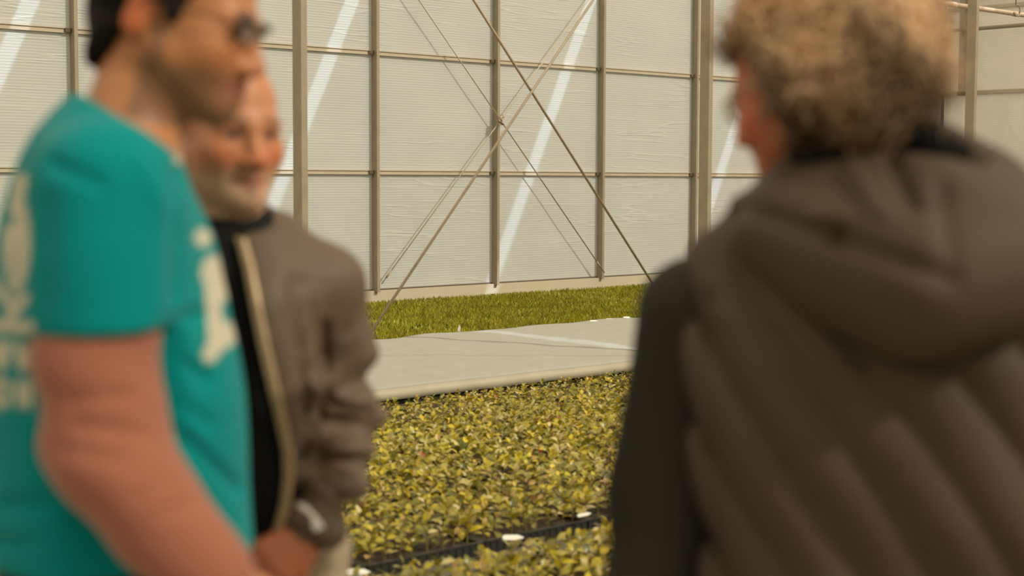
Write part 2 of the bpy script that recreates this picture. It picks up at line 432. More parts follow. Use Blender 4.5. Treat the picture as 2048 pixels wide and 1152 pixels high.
def rotx(a):
    c, s = math.cos(a), math.sin(a); return np.array([[1, 0, 0], [0, c, -s], [0, s, c]])
def plant_leaves(r, n=9, ht=0.085):
    out = []
    for i in range(n):
        f = i / (n - 1)
        a = i * 2.4 + r.uniform(-0.5, 0.5)
        tilt = -(0.25 + 0.75 * f) + r.uniform(-0.45, 0.45)
        s = (1.2 - 0.45 * f) * r.uniform(0.7, 1.15)
        R = rotz(a) @ roty(tilt) @ rotx(r.uniform(-0.8, 0.8)) * s
        p = np.array([0.006 * math.cos(a), 0.006 * math.sin(a), ht * (0.45 + 0.55 * f)])
        out.append((R, p))
    return out
TRZ = 0.050           # tray height, near bed
TW, TD = 0.60, 0.45
def tray_mesh():
    mb = MB(); t = 0.008
    w, d, h = TW - 0.012, TD - 0.010, TRZ
    mb.box((0, 0, 0.004), (w, d, 0.012))
    mb.box((0, 0, 0.012), (w, t, h)); mb.box((0, d - t, 0.012), (w, d, h))
    mb.box((0, t, 0.012), (t, d - t, h)); mb.box((w - t, t, 0.012), (w, d - t, h))
    rim = 0.0
    return mb, w, d, h
mb_t, tw_, td_, thh = tray_mesh()
body_me = mb_t.mesh('tray_body')
rimb = MB().box((-0.004, -0.004, thh), (tw_ + 0.004, 0.014, thh + 0.006)).box((-0.004, td_ - 0.014, thh), (tw_ + 0.004, td_ + 0.004, thh + 0.006)).box((-0.004, 0.014, thh), (0.014, td_ - 0.014, thh + 0.006)).box((tw_ - 0.014, 0.014, thh), (tw_ + 0.004, td_ - 0.014, thh + 0.006))
rim_me = rimb.mesh('tray_rim')
rib_me = MB().box((-0.005, -0.0045, 0.012), (0.005, 0.0, thh)).mesh('tray_rib')
soil_me = MB().box((0.009, 0.009, 0.013), (tw_ - 0.009, td_ - 0.009, thh - 0.012)).mesh('tray_soil')
for me, m_ in ((body_me, 'tray'), (rim_me, 'tray'), (rib_me, 'tray'), (soil_me, 'soil')): me.materials.append(M[m_])
def tray(x, y, label, grp, ribs):
    e = empty('plant_tray', (x, y, 0)); tag(e, label, 'tray', grp)
    link('tray_body', body_me, None, e); link('tray_rim', rim_me, None, e); link('soil', soil_me, None, e)
    if ribs:
        for i in range(15):
            o = link('rib', rib_me, None, e); o.location = (0.03 + i * (tw_ - 0.06) / 14, 0.0, 0)
    return e
def u_lo(y): return max(-0.5, 0.66 * y - 1.6)
def u_hi(y): return 1.10 * y + 3.1
rows_near = [2.95, 3.408, 3.866]           # front edges (towards the camera) of tray rows in front of the gap
rows_far = [4.62 + 0.458 * i for i in range(7)]
plants = []     # (x, y, z, row kind)
for r_i, y0 in enumerate(rows_near + rows_far):
    front = y0 < 4.5
    k_a = int(math.floor(u_lo(y0) / TW)); k_b = int(math.ceil(u_hi(y0 + TD) / TW))
    for k in range(k_a, k_b):
        x0 = k * TW + (0.13 * r_i if not front else 0.05 * r_i)
        if y0 == rows_near[-1]: lab, g = 'black tray of leafy seedlings in the row just before the gap', 'trays before the gap'
        elif y0 == rows_far[0]: lab, g = 'black ribbed tray of leafy seedlings in the row just behind the gap', 'trays behind the gap'
        elif front: lab, g = 'black tray of leafy seedlings nearest the bottom edge of the picture', 'foremost trays'
        else: lab, g = 'black tray beneath the dense leaves of the near bed', 'trays in the near bed'
        tray(x0, y0, lab, g, y0 == rows_far[0])
        for i in range(8):
            for j in range(5):
                px_ = x0 + 0.04 + i * 0.0735 + rng.uniform(-0.012, 0.012); py_ = y0 + (0.055 if y0 == rows_far[0] else 0.042) + j * 0.086 + rng.uniform(-0.012, 0.012)
                plants.append((px_, py_, front))
def view_size(p):
    q = np.array([p[0], p[1], 0.15 - H]); z = q @ F2
    x = 1024 + F * (q @ RX) / z; y = 576 - F * (q @ UX) / z
    inside = (640 < x < 1230) and (y < 1175)
    return (0 if inside else 1, z)
plants.sort(key=view_size)
NI = 300
# prototypes for single seedlings: stem + leaves as parts
protos = []
leaf_protos = []
for ci in range(8):
    me = fast_mesh('leaf', LV, LT, False, LCOL[ci], 3); me.materials.append(M['leaf']); leaf_protos.append(me)
stem_me = MB().tube([(0, 0, 0), (0.002, 0.001, 0.04), (0, 0, 0.085)], [0.003, 0.0025, 0.002], 5).mesh('stem'); stem_me.materials.append(M['stem'])
for (px_, py_, front) in plants[:NI]:
    sc_ = rng.uniform(0.85, 1.25) * (1.08 if front else 1.0)
    e = empty('leafy_seedling', (px_, py_, TRZ - 0.014), rng.uniform(0, 6.28)); e.scale = (sc_, sc_, sc_ * rng.uniform(0.85, 1.1))
    if front: tag(e, 'yellow-green leafy seedling in the trays before the gap', 'seedling', 'seedlings before the gap')
    else: tag(e, 'yellow-green leafy seedling among those just behind the gap', 'seedling', 'seedlings behind the gap')
    link('stem', stem_me, None, e)
    pv = rng.choice(8, p=LPROB)
    for R, p in plant_leaves(rng, 8):
        ci = pv if rng.random() < 0.45 else rng.choice(8, p=LPROB)
        o = link('leaf', leaf_protos[ci], None, e)
        o.matrix_local = Matrix([[*R[0], p[0]], [*R[1], p[1]], [*R[2], p[2]], [0, 0, 0, 1]])
# the rest of the near bed as one mass of leaves
vv, cc = [], []
for (px_, py_, front) in plants[NI:]:
    sc_ = rng.uniform(0.85, 1.25) * (1.0 if py_ < 6.7 else 1.0 - 0.28 * min(1, (py_ - 6.7) / 0.8))
    pv = rng.choice(8, p=LPROB)
    for R, p in plant_leaves(rng, 9):
        vv.append((LV @ R.T + p) * sc_ + np.array([px_, py_, TRZ - 0.014]))
        ci = pv if rng.random() < 0.45 else rng.choice(8, p=LPROB)
        if rng.random() < 0.006: cl = np.array((0.40, 0.07, 0.03))
        else: cl = LCOL[ci] * rng.uniform(0.8, 1.2)
        cc.append(np.repeat(cl[None], len(LV), 0))
nl = len(vv)
vv = np.concatenate(vv); cc = np.concatenate(cc)
tt = (LT[None] + (np.arange(nl) * len(LV))[:, None, None]).reshape(-1, 3)
o = link('seedling_foliage', fast_mesh('seedling_foliage', vv, tt, False, cc, 3), M['leaf'])
tag(o, 'dense yellow-green foliage of the near seedling bed up to the white sheet', 'foliage', kind='stuff')

# white fleece sheet over the middle bed
ZT, ZB, YF, YB = 0.160, 0.072, 7.95, 10.44
def sheet():
    nx, ny = 170, 46
    X = np.linspace(1.8, 15.5, nx); vs = []; fs = []
    prof = [(YF - 0.012, ZB), (YF - 0.010, ZB + 0.03), (YF - 0.004, ZT - 0.012), (YF + 0.01, ZT)]
    prof += [(YF + 0.01 + (YB - YF - 0.03) * (i / (ny - 6)), ZT) for i in range(1, ny - 5)] + [(YB, ZT - 0.02)]
    m = len(prof)
    for i, x in enumerate(X):
        for j, (y, z) in enumerate(prof):
            e = min(1, max(0, (j - 3) / 4)); bk = max(0, 1 - (m - 1 - j) / 5)
            yy = y + bk * (0.010 * math.sin(2.1 * x) + 0.010 * math.sin(5.3 * x + 1)) + (0.006 * math.sin(7 * x) + 0.004 * math.sin(17 * x)) * (1 - e)
            zz = z + e * (0.004 * math.sin(3 * x + 2 * y) + 0.003 * math.sin(8 * x - 5 * y) + 0.0025 * math.sin(19 * y + 4 * math.sin(3 * x))) + bk * 0.006 * math.sin(6 * x + 1)
            for cx_ in (6.66,):
                zz += e * 0.016 * math.exp(-((x - cx_ - 0.03 * math.sin(3 * y)) / 0.035) ** 2)
            vs.append((x, yy, zz))
    for i in range(nx - 1):
        for j in range(m - 1):
            k = i * m + j; fs.append((k, k + m, k + m + 1, k + 1))
    return np.array(vs), np.array(fs)
sv, sf = sheet()
mcol = len(sv) // 170
skirt_cols = (sf[:, 0] % mcol) < 2
o = link('fleece_sheet', fast_mesh('fleece_sheet', sv, sf[~skirt_cols]), M['fleece'])
sk = link('skirt', fast_mesh('skirt', sv, sf[skirt_cols]), M['skirt'], o); sk['label'] = 'tan translucent plastic edge of the sheet'
m2_ = sk.modifiers.new('thick', 'SOLIDIFY'); m2_.thickness = 0.003
tag(o, 'off-white fleece sheet spread flat over the middle bed', 'sheet')
md = o.modifiers.new('thick', 'SOLIDIFY'); md.thickness = 0.003
for k in range(3, 25):
    tray(k * TW + 0.1, YF + 0.03, 'black tray under the front edge of the white sheet', 'trays under the sheet', False)

# far bed: fine upright seedlings
def far_bed():
    y0, y1 = 10.56, 13.92
    n = 135000
    Y = rng.uniform(y0, y1, n); Xr = rng.uniform(0, 1, n)
    lo = 0.62 * Y - 3.2; hi = 1.2 * Y + 4.0
    X = lo + (hi - lo) * Xr
    front = np.clip(1 - (Y - y0) / 0.5, 0, 1)
    hgt = rng.uniform(0.055, 0.10, n) * (1 + 0.15 * np.sin(3 * X) * np.sin(5 * Y)); base = 0.055
    az = rng.uniform(0, 6.28, n); w = rng.uniform(0.006, 0.013, n)
    lean = rng.uniform(-0.035, 0.035, (n, 2))
    v = np.zeros((n, 5, 3))
    ca, sa = np.cos(az), np.sin(az)
    for k, (f, ww) in enumerate(((0, -0.5), (0, 0.5), (0.6, 1.0), (0.6, -1.0), (1.0, 0.0))):
        v[:, k, 0] = X + ca * w * ww + lean[:, 0] * f * f; v[:, k, 1] = Y + sa * w * ww + lean[:, 1] * f * f; v[:, k, 2] = base + hgt * f
    t = np.array([(0, 1, 2), (0, 2, 3), (3, 2, 4)])
    tri = (t[None] + (np.arange(n) * 5)[:, None, None]).reshape(-1, 3)
    base_c = np.array([(0.33, 0.31, 0.02), (0.22, 0.22, 0.018), (0.42, 0.38, 0.025), (0.14, 0.14, 0.018)])[rng.choice(4, n, p=[0.35, 0.3, 0.25, 0.1])]
    col = np.repeat(base_c[:, None], 5, 1)
    col[:, :2] *= np.array([1.3, 0.75, 0.9])         # reddish stem bases
    return v.reshape(-1, 3), tri, col.reshape(-1, 3)
fv, ft, fc = far_bed()
o = link('sprig_carpet', fast_mesh('sprig_carpet', fv, ft, False, fc, 3), M['grass'])
tag(o, 'bright green carpet of fine upright seedlings below the wall', 'seedlings', kind='stuff')
for k in range(6, 28):
    tray(k * TW, 10.50, 'black tray at the front edge of the fine green bed', 'trays of the green bed', False).scale = (1, 1, 0.62)
sb = MB().box((3, 10.91, 0.0), (19, 13.95, 0.05)).build('soil_bed', M['soil']); tag(sb, 'dark peat under the fine green bed', 'soil', kind='stuff')

# plant labels
def label_mesh(L=0.10, W=0.026):
    mb = MB(); t = 0.0015
    out = [(0, -W * 0.32), (0.012, -W / 2), (L * 0.72, -W / 2), (L, 0), (L * 0.72, W / 2), (0.012, W / 2), (0, W * 0.32)]
    n = len(out)
    mb.add([(x, y, -t) for x, y in out] + [(x, y, t) for x, y in out],
           [tuple(range(n))[::-1], tuple(range(n, 2 * n))] + [(i, (i + 1) % n, n + (i + 1) % n, n + i) for i in range(n)])
    return mb.mesh('plant_label')
lme = label_mesh(); lme.materials.append(M['tagm'])
def plabel(px, py, z, label, scale=1.0, tilt=0.9, yaw=0.0, grp='white plant labels'):
    p = on_z(px, py, z)
    o = link('plant_label', lme, None); tag(o, label, 'label', grp)
    o.scale = (scale,) * 3
    R = Matrix(((RT[0], FW[0], 0), (RT[1], FW[1], 0), (0, 0, 1))) @ Matrix.Rotation(yaw, 3, 'Y') @ Matrix.Rotation(tilt, 3, 'X')
    o.matrix_world = Matrix.Translation(Vector(p) - R @ Vector((0.05 * scale, 0, 0))) @ R.to_4x4() @ Matrix.Scale(scale, 4)
plabel(717, 1144, 0.10, 'white plant label lying in the tray gap at the bottom left', 0.92)
plabel(1027, 1075, 0.10, 'white plant label lying in the tray gap at its middle', 0.88)
plabel(1169, 1029, 0.10, 'white plant label in the tray gap next to the dark sleeve', 0.62, yaw=-0.2)
plabel(918, 660, 0.14, 'white plant label standing upright at the edge of the fine green bed', 1.0, 1.3, -1.45)
for px, lab in ((1188, 'left'), (1220, 'middle'), (1254, 'right')):
    plabel(px, 642 - (px - 1188) * 0.11, 0.165, lab + ' of three white labels on the tray edge of the fine green bed', 0.75, 0.9)

# ------------------------------------------------------------------ implicit surfaces for the figures
class SDF:
    def __init__(s): s.ops = []; s.post = []
    def cone(s, a, ra, b, rb, k=0.02, op='u'):
        s.ops.append(('c', np.array(a, float), float(ra), np.array(b, float), float(rb), k, op)); return s
    def chain(s, pts, rs, k=0.02):
        for i in range(len(pts) - 1): s.cone(pts[i], rs[i], pts[i + 1], rs[i + 1], k)
        return s
    def ell(s, c, r, R=None, k=0.02, op='u'):
        s.ops.append(('e', np.array(c, float), np.array(r, float), np.eye(3) if R is None else np.array(R, float), None, k, op)); return s
    def loft(s, rows, k=0.02, op='u', p=2.3):
        s.ops.append(('l', np.array(rows, float), p, None, None, k, op)); return s
    def func(s, f, lo, hi, k=0.02, op='u'):
        s.ops.append(('f', f, np.array(lo, float), np.array(hi, float), None, k, op)); return s
    def bounds(s, o):
        if o[0] == 'c':
            r = max(o[2], o[4]); return np.minimum(o[1], o[3]) - r, np.maximum(o[1], o[3]) + r
        if o[0] == 'e':
            r = o[2].max(); return o[1] - r, o[1] + r
        if o[0] == 'l':
            R = o[1]; return np.array([(R[:, 1] - R[:, 3]).min(), (R[:, 2] - R[:, 4]).min(), R[:, 0].min()]), np.array([(R[:, 1] + R[:, 3]).max(), (R[:, 2] + R[:, 4]).max(), R[:, 0].max()])
        return o[2], o[3]
    def evalp(s, o, x, y, z):
        if o[0] == 'c':
            a, ra, b, rb = o[1:5]; d = b - a; L2 = d @ d + 1e-12
            t = np.clip(((x - a[0]) * d[0] + (y - a[1]) * d[1] + (z - a[2]) * d[2]) / L2, 0, 1)
            return np.sqrt((x - a[0] - t * d[0]) ** 2 + (y - a[1] - t * d[1]) ** 2 + (z - a[2] - t * d[2]) ** 2) - (ra + (rb - ra) * t)
        if o[0] == 'e':
            c, r, R = o[1:4]
            qx, qy, qz = x - c[0], y - c[1], z - c[2]
            l = [R[0, i] * qx + R[1, i] * qy + R[2, i] * qz for i in range(3)]
            k0 = np.sqrt((l[0] / r[0]) ** 2 + (l[1] / r[1]) ** 2 + (l[2] / r[2]) ** 2)
            k1 = np.sqrt((l[0] / r[0] ** 2) ** 2 + (l[1] / r[1] ** 2) ** 2 + (l[2] / r[2] ** 2) ** 2) + 1e-9
            return k0 * (k0 - 1) / k1
        if o[0] == 'l':
            R, p = o[1], o[2]; zz = z.ravel()
            cx, cy, rx, ry = [np.interp(zz, R[:, 0], R[:, i]).reshape(z.shape) for i in (1, 2, 3, 4)]
            q = (np.abs((x - cx) / rx) ** p + np.abs((y - cy) / ry) ** p) ** (1 / p)
            d = (q - 1) * np.minimum(rx, ry)
            return np.maximum(d, np.maximum(R[0, 0] - z, z - R[-1, 0]))
        return o[1](x, y, z)
    def mesh(s, h, smooth=2):
        lo = np.min([s.bounds(o)[0] for o in s.ops if o[6] == 'u'], 0) - 3 * h - 0.02
        hi = np.max([s.bounds(o)[1] for o in s.ops if o[6] == 'u'], 0) + 3 * h + 0.02
        n = np.ceil((hi - lo) / h).astype(int) + 1
        ax = [(lo[i] + h * np.arange(n[i])).astype(np.float32) for i in range(3)]
        D = np.full(n, 0.15, np.float32)
        for o in s.ops:
            b0, b1 = s.bounds(o); m = o[5] + 0.035
            sl = []
            for i in range(3):
                a = int(np.clip((b0[i] - m - lo[i]) / h, 0, n[i] - 1)); b = int(np.clip((b1[i] + m - lo[i]) / h + 2, 1, n[i])); sl.append(slice(a, b))
            sl = tuple(sl)
            x = ax[0][sl[0]][:, None, None]; y = ax[1][sl[1]][None, :, None]; z = ax[2][sl[2]][None, None, :]
            d = s.evalp(o, x, y, z).astype(np.float32); k = o[5]; A = D[sl]
            if o[6] == 'u':
                q = np.maximum(k - np.abs(A - d), 0); D[sl] = np.minimum(A, d) - q * q / (4 * k)
            elif o[6] == 's':
                d = -d; q = np.maximum(k - np.abs(A - d), 0); D[sl] = np.maximum(A, d) + q * q / (4 * k)
        for f in s.post:
            idx = np.nonzero(np.abs(D) < 0.05)
            P = [ax[i][idx[i]] for i in range(3)]
            D[idx] = f(P[0], P[1], P[2], D[idx])
        # surface nets
        ins = D < 0
        cnt = np.zeros(np.array(n) - 1, np.int8)
        cs = [(i, j, k) for i in (0, 1) for j in (0, 1) for k in (0, 1)]
        for (i, j, k) in cs:
            cnt += ins[i:n[0] - 1 + i, j:n[1] - 1 + j, k:n[2] - 1 + k]
        act = (cnt > 0) & (cnt < 8)
        ci = np.array(np.nonzero(act)).T
        vals = np.stack([D[ci[:, 0] + i, ci[:, 1] + j, ci[:, 2] + k] for (i, j, k) in cs], 1)
        acc = np.zeros((len(ci), 3)); num = np.zeros(len(ci))
        for a in range(8):
            for b in range(a + 1, 8):
                if sum(abs(cs[a][t] - cs[b][t]) for t in range(3)) != 1: continue
                va, vb = vals[:, a], vals[:, b]; mk = (va < 0) != (vb < 0)
                t = np.where(mk, va / np.where(mk, va - vb, 1), 0)
                for q in range(3): acc[:, q] += np.where(mk, cs[a][q] + t * (cs[b][q] - cs[a][q]), 0)
                num += mk
        V = (ci + acc / num[:, None]) * h + lo
        idm = np.full(act.shape, -1, np.int32); idm[act] = np.arange(len(ci))
        Q = []
        for a in range(3):
            b, c = (a + 1) % 3, (a + 2) % 3
            s0 = [slice(1, -1)] * 3; s1 = [slice(1, -1)] * 3
            s0[a] = slice(0, -1); s1[a] = slice(1, None)
            ch = ins[tuple(s0)] != ins[tuple(s1)]
            e = np.array(np.nonzero(ch)).T
            off = np.array([1, 1, 1]); off[a] = 0; e = e + off
            fl_ = ins[e[:, 0], e[:, 1], e[:, 2]]
            def cell(db, dc):
                w = e.copy(); w[:, b] -= db; w[:, c] -= dc; return idm[w[:, 0], w[:, 1], w[:, 2]]
            q = np.stack([cell(1, 1), cell(0, 1), cell(0, 0), cell(1, 0)], 1)
            q[~fl_] = q[~fl_][:, ::-1]
            Q.append(q)
        Q = np.concatenate(Q); Q = Q[(Q >= 0).all(1)]
        for _ in range(smooth):
            S = np.zeros_like(V); w = np.zeros(len(V))
            for i in range(4):
                for j in (1, 3):
                    np.add.at(S, Q[:, i], V[Q[:, (i + j) % 4]]); np.add.at(w, Q[:, i], 1)
            V = 0.5 * V + 0.5 * S / np.maximum(w, 1)[:, None]
        return V, Q

class Figure:
    """local frame: X = to the right in the picture, Y = away from the camera, Z = up; origin on the floor"""
    def __init__(s, x0, d0):
        s.d0 = d0
        f = ray(x0, 400); f[2] = 0; f /= np.linalg.norm(f); s.f = f; s.r = np.array([f[1], -f[0], 0.0])
        p = f * d0
        s.loc = (p[0], p[1], 0.0); s.rz = math.atan2(s.r[1], s.r[0])
        s.M = np.array([s.r, f, UP]).T
    def P(s, px, py, dd=0.0):
        d = ray(px, py); hd = d @ s.f
        q = d * ((s.d0 + dd) / hd)
        return np.array([q @ s.r, dd, q[2] + H])
    def px(s, V):
        q = V @ s.M.T + np.array(s.loc) - np.array([0, 0, H])
        z = q @ F2
        return 1024 + F * (q @ RX) / z, 576 - F * (q @ UX) / z
    def local_root(s, name, me, mat):
        o = link(name, me, mat); o.location = s.loc; o.rotation_euler = (0, 0, s.rz); return o

def sm(a, b, x):
    t = np.clip((x - a) / (b - a), 0, 1); return t * t * (3 - 2 * t)
def waves(x, y, z, dirs, seed=0):
    r = np.random.default_rng(seed); out = 0
    for (dx, dy, dz, fr, am) in dirs:
        ph = r.uniform(0, 6.28); wq = 0.35 * np.sin(9 * x + r.uniform(0, 6)) + 0.35 * np.sin(11 * z + 7 * y + r.uniform(0, 6))
        out = out + am * np.sin(fr * (dx * x + dy * y + dz * z) + ph + 1.6 * wq)
    return out

def creases(fig, segs, near=True):
    """cloth folds: each (x0, y0, x1, y1, width, depth) is a groove (depth > 0) or a ridge (depth < 0) on the camera side"""
    def f(x, y, z, d):
        X, Y = fig.px(np.stack([x, y, z], 1).astype(float)); out = d.copy()
        for (ax, ay, bx, by, w, dep) in segs:
            dx, dy = bx - ax, by - ay; t = np.clip(((X - ax) * dx + (Y - ay) * dy) / (dx * dx + dy * dy), 0, 1)
            q = np.hypot(X - ax - t * dx, Y - ay - t * dy); out += dep * np.exp(-(q / w) ** 2) * (y < 0.03)
        return out
    return f

def head(S, o, R, sc=1.0, ear=-0.03, smile=0.0):
    """o: point between the eyes and ears, R: columns forward, left, up"""
    T = lambda p: o + R @ (np.array(p, float) * sc)
    E = lambda c, r, k=0.02, op='u', Q=None: S.ell(T(c), np.array(r) * sc, R if Q is None else R @ Q, k * sc, op)
    K = lambda a, ra, b, rb, k=0.02, op='u': S.cone(T(a), ra * sc, T(b), rb * sc, k * sc, op)
    E((-0.014, 0, 0.036), (0.100, 0.078, 0.084), 0.02)
    E((0.030, 0, -0.035), (0.060, 0.064, 0.078), 0.03)
    for s in (-1, 1):
        K((-0.005, s * 0.056, -0.050), 0.020, (0.066, s * 0.016, -0.100), 0.016, 0.035)
        E((0.056, s * 0.042, -0.034 + 0.004 * smile), (0.025, 0.024, 0.024), 0.03)
        K((0.074, s * 0.044, 0.014), 0.010, (0.086, s * 0.010, 0.014), 0.010, 0.02)
    E((0.074, 0, -0.100), (0.020, 0.024, 0.018), 0.025)
    for s in (-1, 1):
        E((0.098, s * 0.033, -0.004), (0.017, 0.017, 0.012), 0.014, 's')
        E((0.072, s * 0.032, -0.004), (0.0135, 0.0145, 0.0125), 0.006)
    K((0.086, 0, 0.006), 0.008, (0.110, 0, -0.040), 0.0125, 0.014)
    for s in (-1, 1): E((0.099, s * 0.014, -0.045), (0.012, 0.009, 0.009), 0.010)
    for s in (-1, 1):
        K((0.095, 0, -0.066), 0.007, (0.078, s * 0.026, -0.068 + 0.006 * smile), 0.004, 0.010)
        K((0.093, 0, -0.080), 0.0075, (0.076, s * 0.022, -0.076 + 0.006 * smile), 0.004, 0.010)
        K((0.104, 0, -0.0735), 0.0022, (0.082, s * 0.027, -0.0715 + 0.008 * smile), 0.0022, 0.006, 's')
    for s in (-1, 1):
        a = 0.25
        Q = np.array([[math.cos(a), 0, math.sin(a)], [0, 1, 0], [-math.sin(a), 0, math.cos(a)]])
        E((ear, s * 0.080, -0.012), (0.020, 0.010, 0.033), 0.012, 'u', Q)
        E((ear + 0.006, s * 0.092, -0.008), (0.010, 0.007, 0.018), 0.008, 's', Q)
def head_coords(V, o, R, sc): return ((V - o) @ R) / sc

def hand(S, w, d, palm_n, side, L=0.185, curl=0.6):
    """w wrist, d direction of the fingers, palm_n direction the palm faces, side +1: thumb on cross(d, palm_n)"""
    d = d / np.linalg.norm(d); n = palm_n - d * (palm_n @ d); n /= np.linalg.norm(n); t = np.cross(d, n) * side
    pal = L * 0.5
    kn = []
    for i, (off, ln) in enumerate(((0.034, 0.40), (0.012, 0.44), (-0.011, 0.41), (-0.032, 0.33))):
        b = w + d * pal + t * off; kn.append(b)
        S.cone(w + d * 0.015 + t * off * 0.55, 0.014, b, 0.0115, 0.018)
        a = 0.25 * curl; p = b; r = 0.0098 if i < 3 else 0.0085
        for j, f in enumerate((0.45, 0.32, 0.23)):
            a += curl * (0.55 if j else 0.35); q = p + (d * math.cos(a) + n * math.sin(a)) * ln * L * f
            S.cone(p, r, q, r * 0.9, 0.004); p = q; r *= 0.92
    p = w + d * 0.03 + t * 0.022; q = p + (d * 0.72 + t * 0.62 + n * 0.25) * 0.045
    S.cone(p, 0.016, q, 0.012, 0.012); q2 = q + (d * 0.9 + t * 0.25 + n * 0.3) * 0.034; S.cone(q, 0.0112, q2, 0.010, 0.004)
    S.cone(q2, 0.010, q2 + (d * 0.95 + n * 0.3) * 0.026, 0.0085, 0.004)

def frame(fwd, up=(0, 0, 1)):
    f = np.array(fwd, float); f /= np.linalg.norm(f); u = np.array(up, float); u = u - f * (u @ f); u /= np.linalg.norm(u)
    return np.stack([f, np.cross(u, f), u], 1)
def yaw_pitch(az, pitch, roll=0.0):
    """az: angle in the floor plane of the gaze in the figure frame, pitch > 0 looks down"""
    ca, sa = math.cos(az), math.sin(az); cp, sp = math.cos(pitch), math.sin(pitch)
    R = np.stack([[ca * cp, sa * cp, -sp], [-sa, ca, 0], [ca * sp, sa * sp, cp]], 1)
    c, s = math.cos(roll), math.sin(roll)
    return R @ np.array([[1, 0, 0], [0, c, -s], [0, s, c]])

def legs(S, hip, r0, r1, r2, spread=0.10, across=(1, 0, 0), k=0.03, ankle=0.10):
    ac = np.array(across, float); pts = []
    for s in (-1, 1):
        h = np.array(hip) + ac * s * spread
        kn = np.array([h[0], h[1], 0.50]) + ac * s * 0.015; an = np.array([h[0], h[1], ankle]) + ac * s * 0.02
        S.cone(h, r0, kn, r1, k); S.cone(kn, r1, an, r2, k); pts.append(an)
    return pts
def shoe(fig, an, az, parent, mat, mat_sole):
    S = SDF(); f = np.array([math.cos(az), math.sin(az), 0]); c = np.array([an[0], an[1], 0])
    S.cone(c - f * 0.05 + [0, 0, 0.055], 0.042, c + f * 0.10 + [0, 0, 0.045], 0.040, 0.03)
    S.cone(c + f * 0.10 + [0, 0, 0.045], 0.040, c + f * 0.16 + [0, 0, 0.04], 0.034, 0.03)
    S.cone(c - f * 0.03 + [0, 0, 0.06], 0.045, c - f * 0.03 + [0, 0, 0.11], 0.048, 0.03)
    S.post.append(lambda x, y, z, d: np.maximum(d, 0.018 - z))
    V, Q = S.mesh(0.009, 1); o = link('shoe', fast_mesh('shoe', V, Q), mat, parent)
    S = SDF()
    S.cone(c - f * 0.05 + [0, 0, 0.02], 0.047, c + f * 0.16 + [0, 0, 0.02], 0.042, 0.03)
    S.post.append(lambda x, y, z, d: np.maximum(d, np.maximum(z - 0.022, 0.0 - z + 0.001)))
    V, Q = S.mesh(0.007, 0); link('sole', fast_mesh('sole', V, Q), mat_sole, o)

M['skin'] = vcol('skin', 0.5, 0.4, noise=0.06, nscale=25, bump=0.05, bscale=120)
M['teal'] = vcol('teal_cotton', 0.9, 0.08, sheen=0.06, noise=0.05, nscale=12, bump=0.12, bscale=28)
M['rust'] = plain('rust_sweatshirt', (0.285, 0.105, 0.066), 0.9, 0, 0.08, 14, 0.2, 0.2, 30, 0.2)
M['black'] = plain('black_cotton', (0.011, 0.010, 0.009), 0.9, 0, 0.1, 14, 0.15, 0.15, 25)
M['jacket'] = plain('grey_brown_jacket', (0.105, 0.070, 0.047), 0.6, 0, 0.1, 10, 0.2, 0.35, 22)
M['zip'] = plain('brass_zip', (0.40, 0.30, 0.18), 0.4, 0.3, 0.3, 120)
M['khaki'] = plain('khaki_trousers', (0.30, 0.24, 0.16), 0.85, 0, 0.1, 14, 0.15)
M['navy'] = plain('dark_trousers', (0.012, 0.022, 0.024), 0.85, 0, 0.1, 14, 0.15)
M['shoe'] = plain('dark_leather', (0.04, 0.03, 0.025), 0.5); M['sole'] = plain('rubber_sole', (0.10, 0.09, 0.08), 0.8)
M['hair_dark'] = plain('dark_brown_hair', (0.010, 0.0065, 0.0045), 0.7, 0, 0.3, 60, 0.5, 0.15, 120)
M['hair_grey'] = vcol('grey_blond_hair', 0.6, 0.4, noise=0.25, nscale=18)
M['quilt'] = plain('dark_quilted_fabric', (0.056, 0.040, 0.026), 0.7, 0, 0.12, 10, 0.15, 0.3, 22)
M['sleeve'] = plain('dark_soft_fabric', (0.024, 0.0195, 0.0135), 0.8, 0, 0.12, 10, 0.15, 0.25, 22)
M['collar_hood_shade'] = plain('black_collar_hood_shade', (0.007, 0.0065, 0.006), 0.9, 0, 0.1, 14, 0.1, 0.1)  # black of the collar, also the painted shade in the hood opening
M['frame'] = plain('dark_spectacle_frame', (0.012, 0.010, 0.009), 0.35)
M['wire'] = plain('metal_spectacle_frame', (0.45, 0.36, 0.22), 0.3, 0.8)
def glass_mat():
    m, nt, p = mat_base('lens_glass')
    p.inputs['Base Color'].default_value = (1, 1, 1, 1); p.inputs['Roughness'].default_value = 0.05
    tp = N(nt, 'ShaderNodeBsdfTransparent'); tp.inputs['Color'].default_value = (0.95, 0.95, 0.92, 1)
    ms = N(nt, 'ShaderNodeMixShader'); ms.inputs[0].default_value = 0.9
    nt.links.new(p.outputs[0], ms.inputs[1]); nt.links.new(tp.outputs[0], ms.inputs[2]); nt.links.new(ms.outputs[0], nt.nodes['Material Output'].inputs['Surface'])
    return m
M['lens'] = glass_mat()
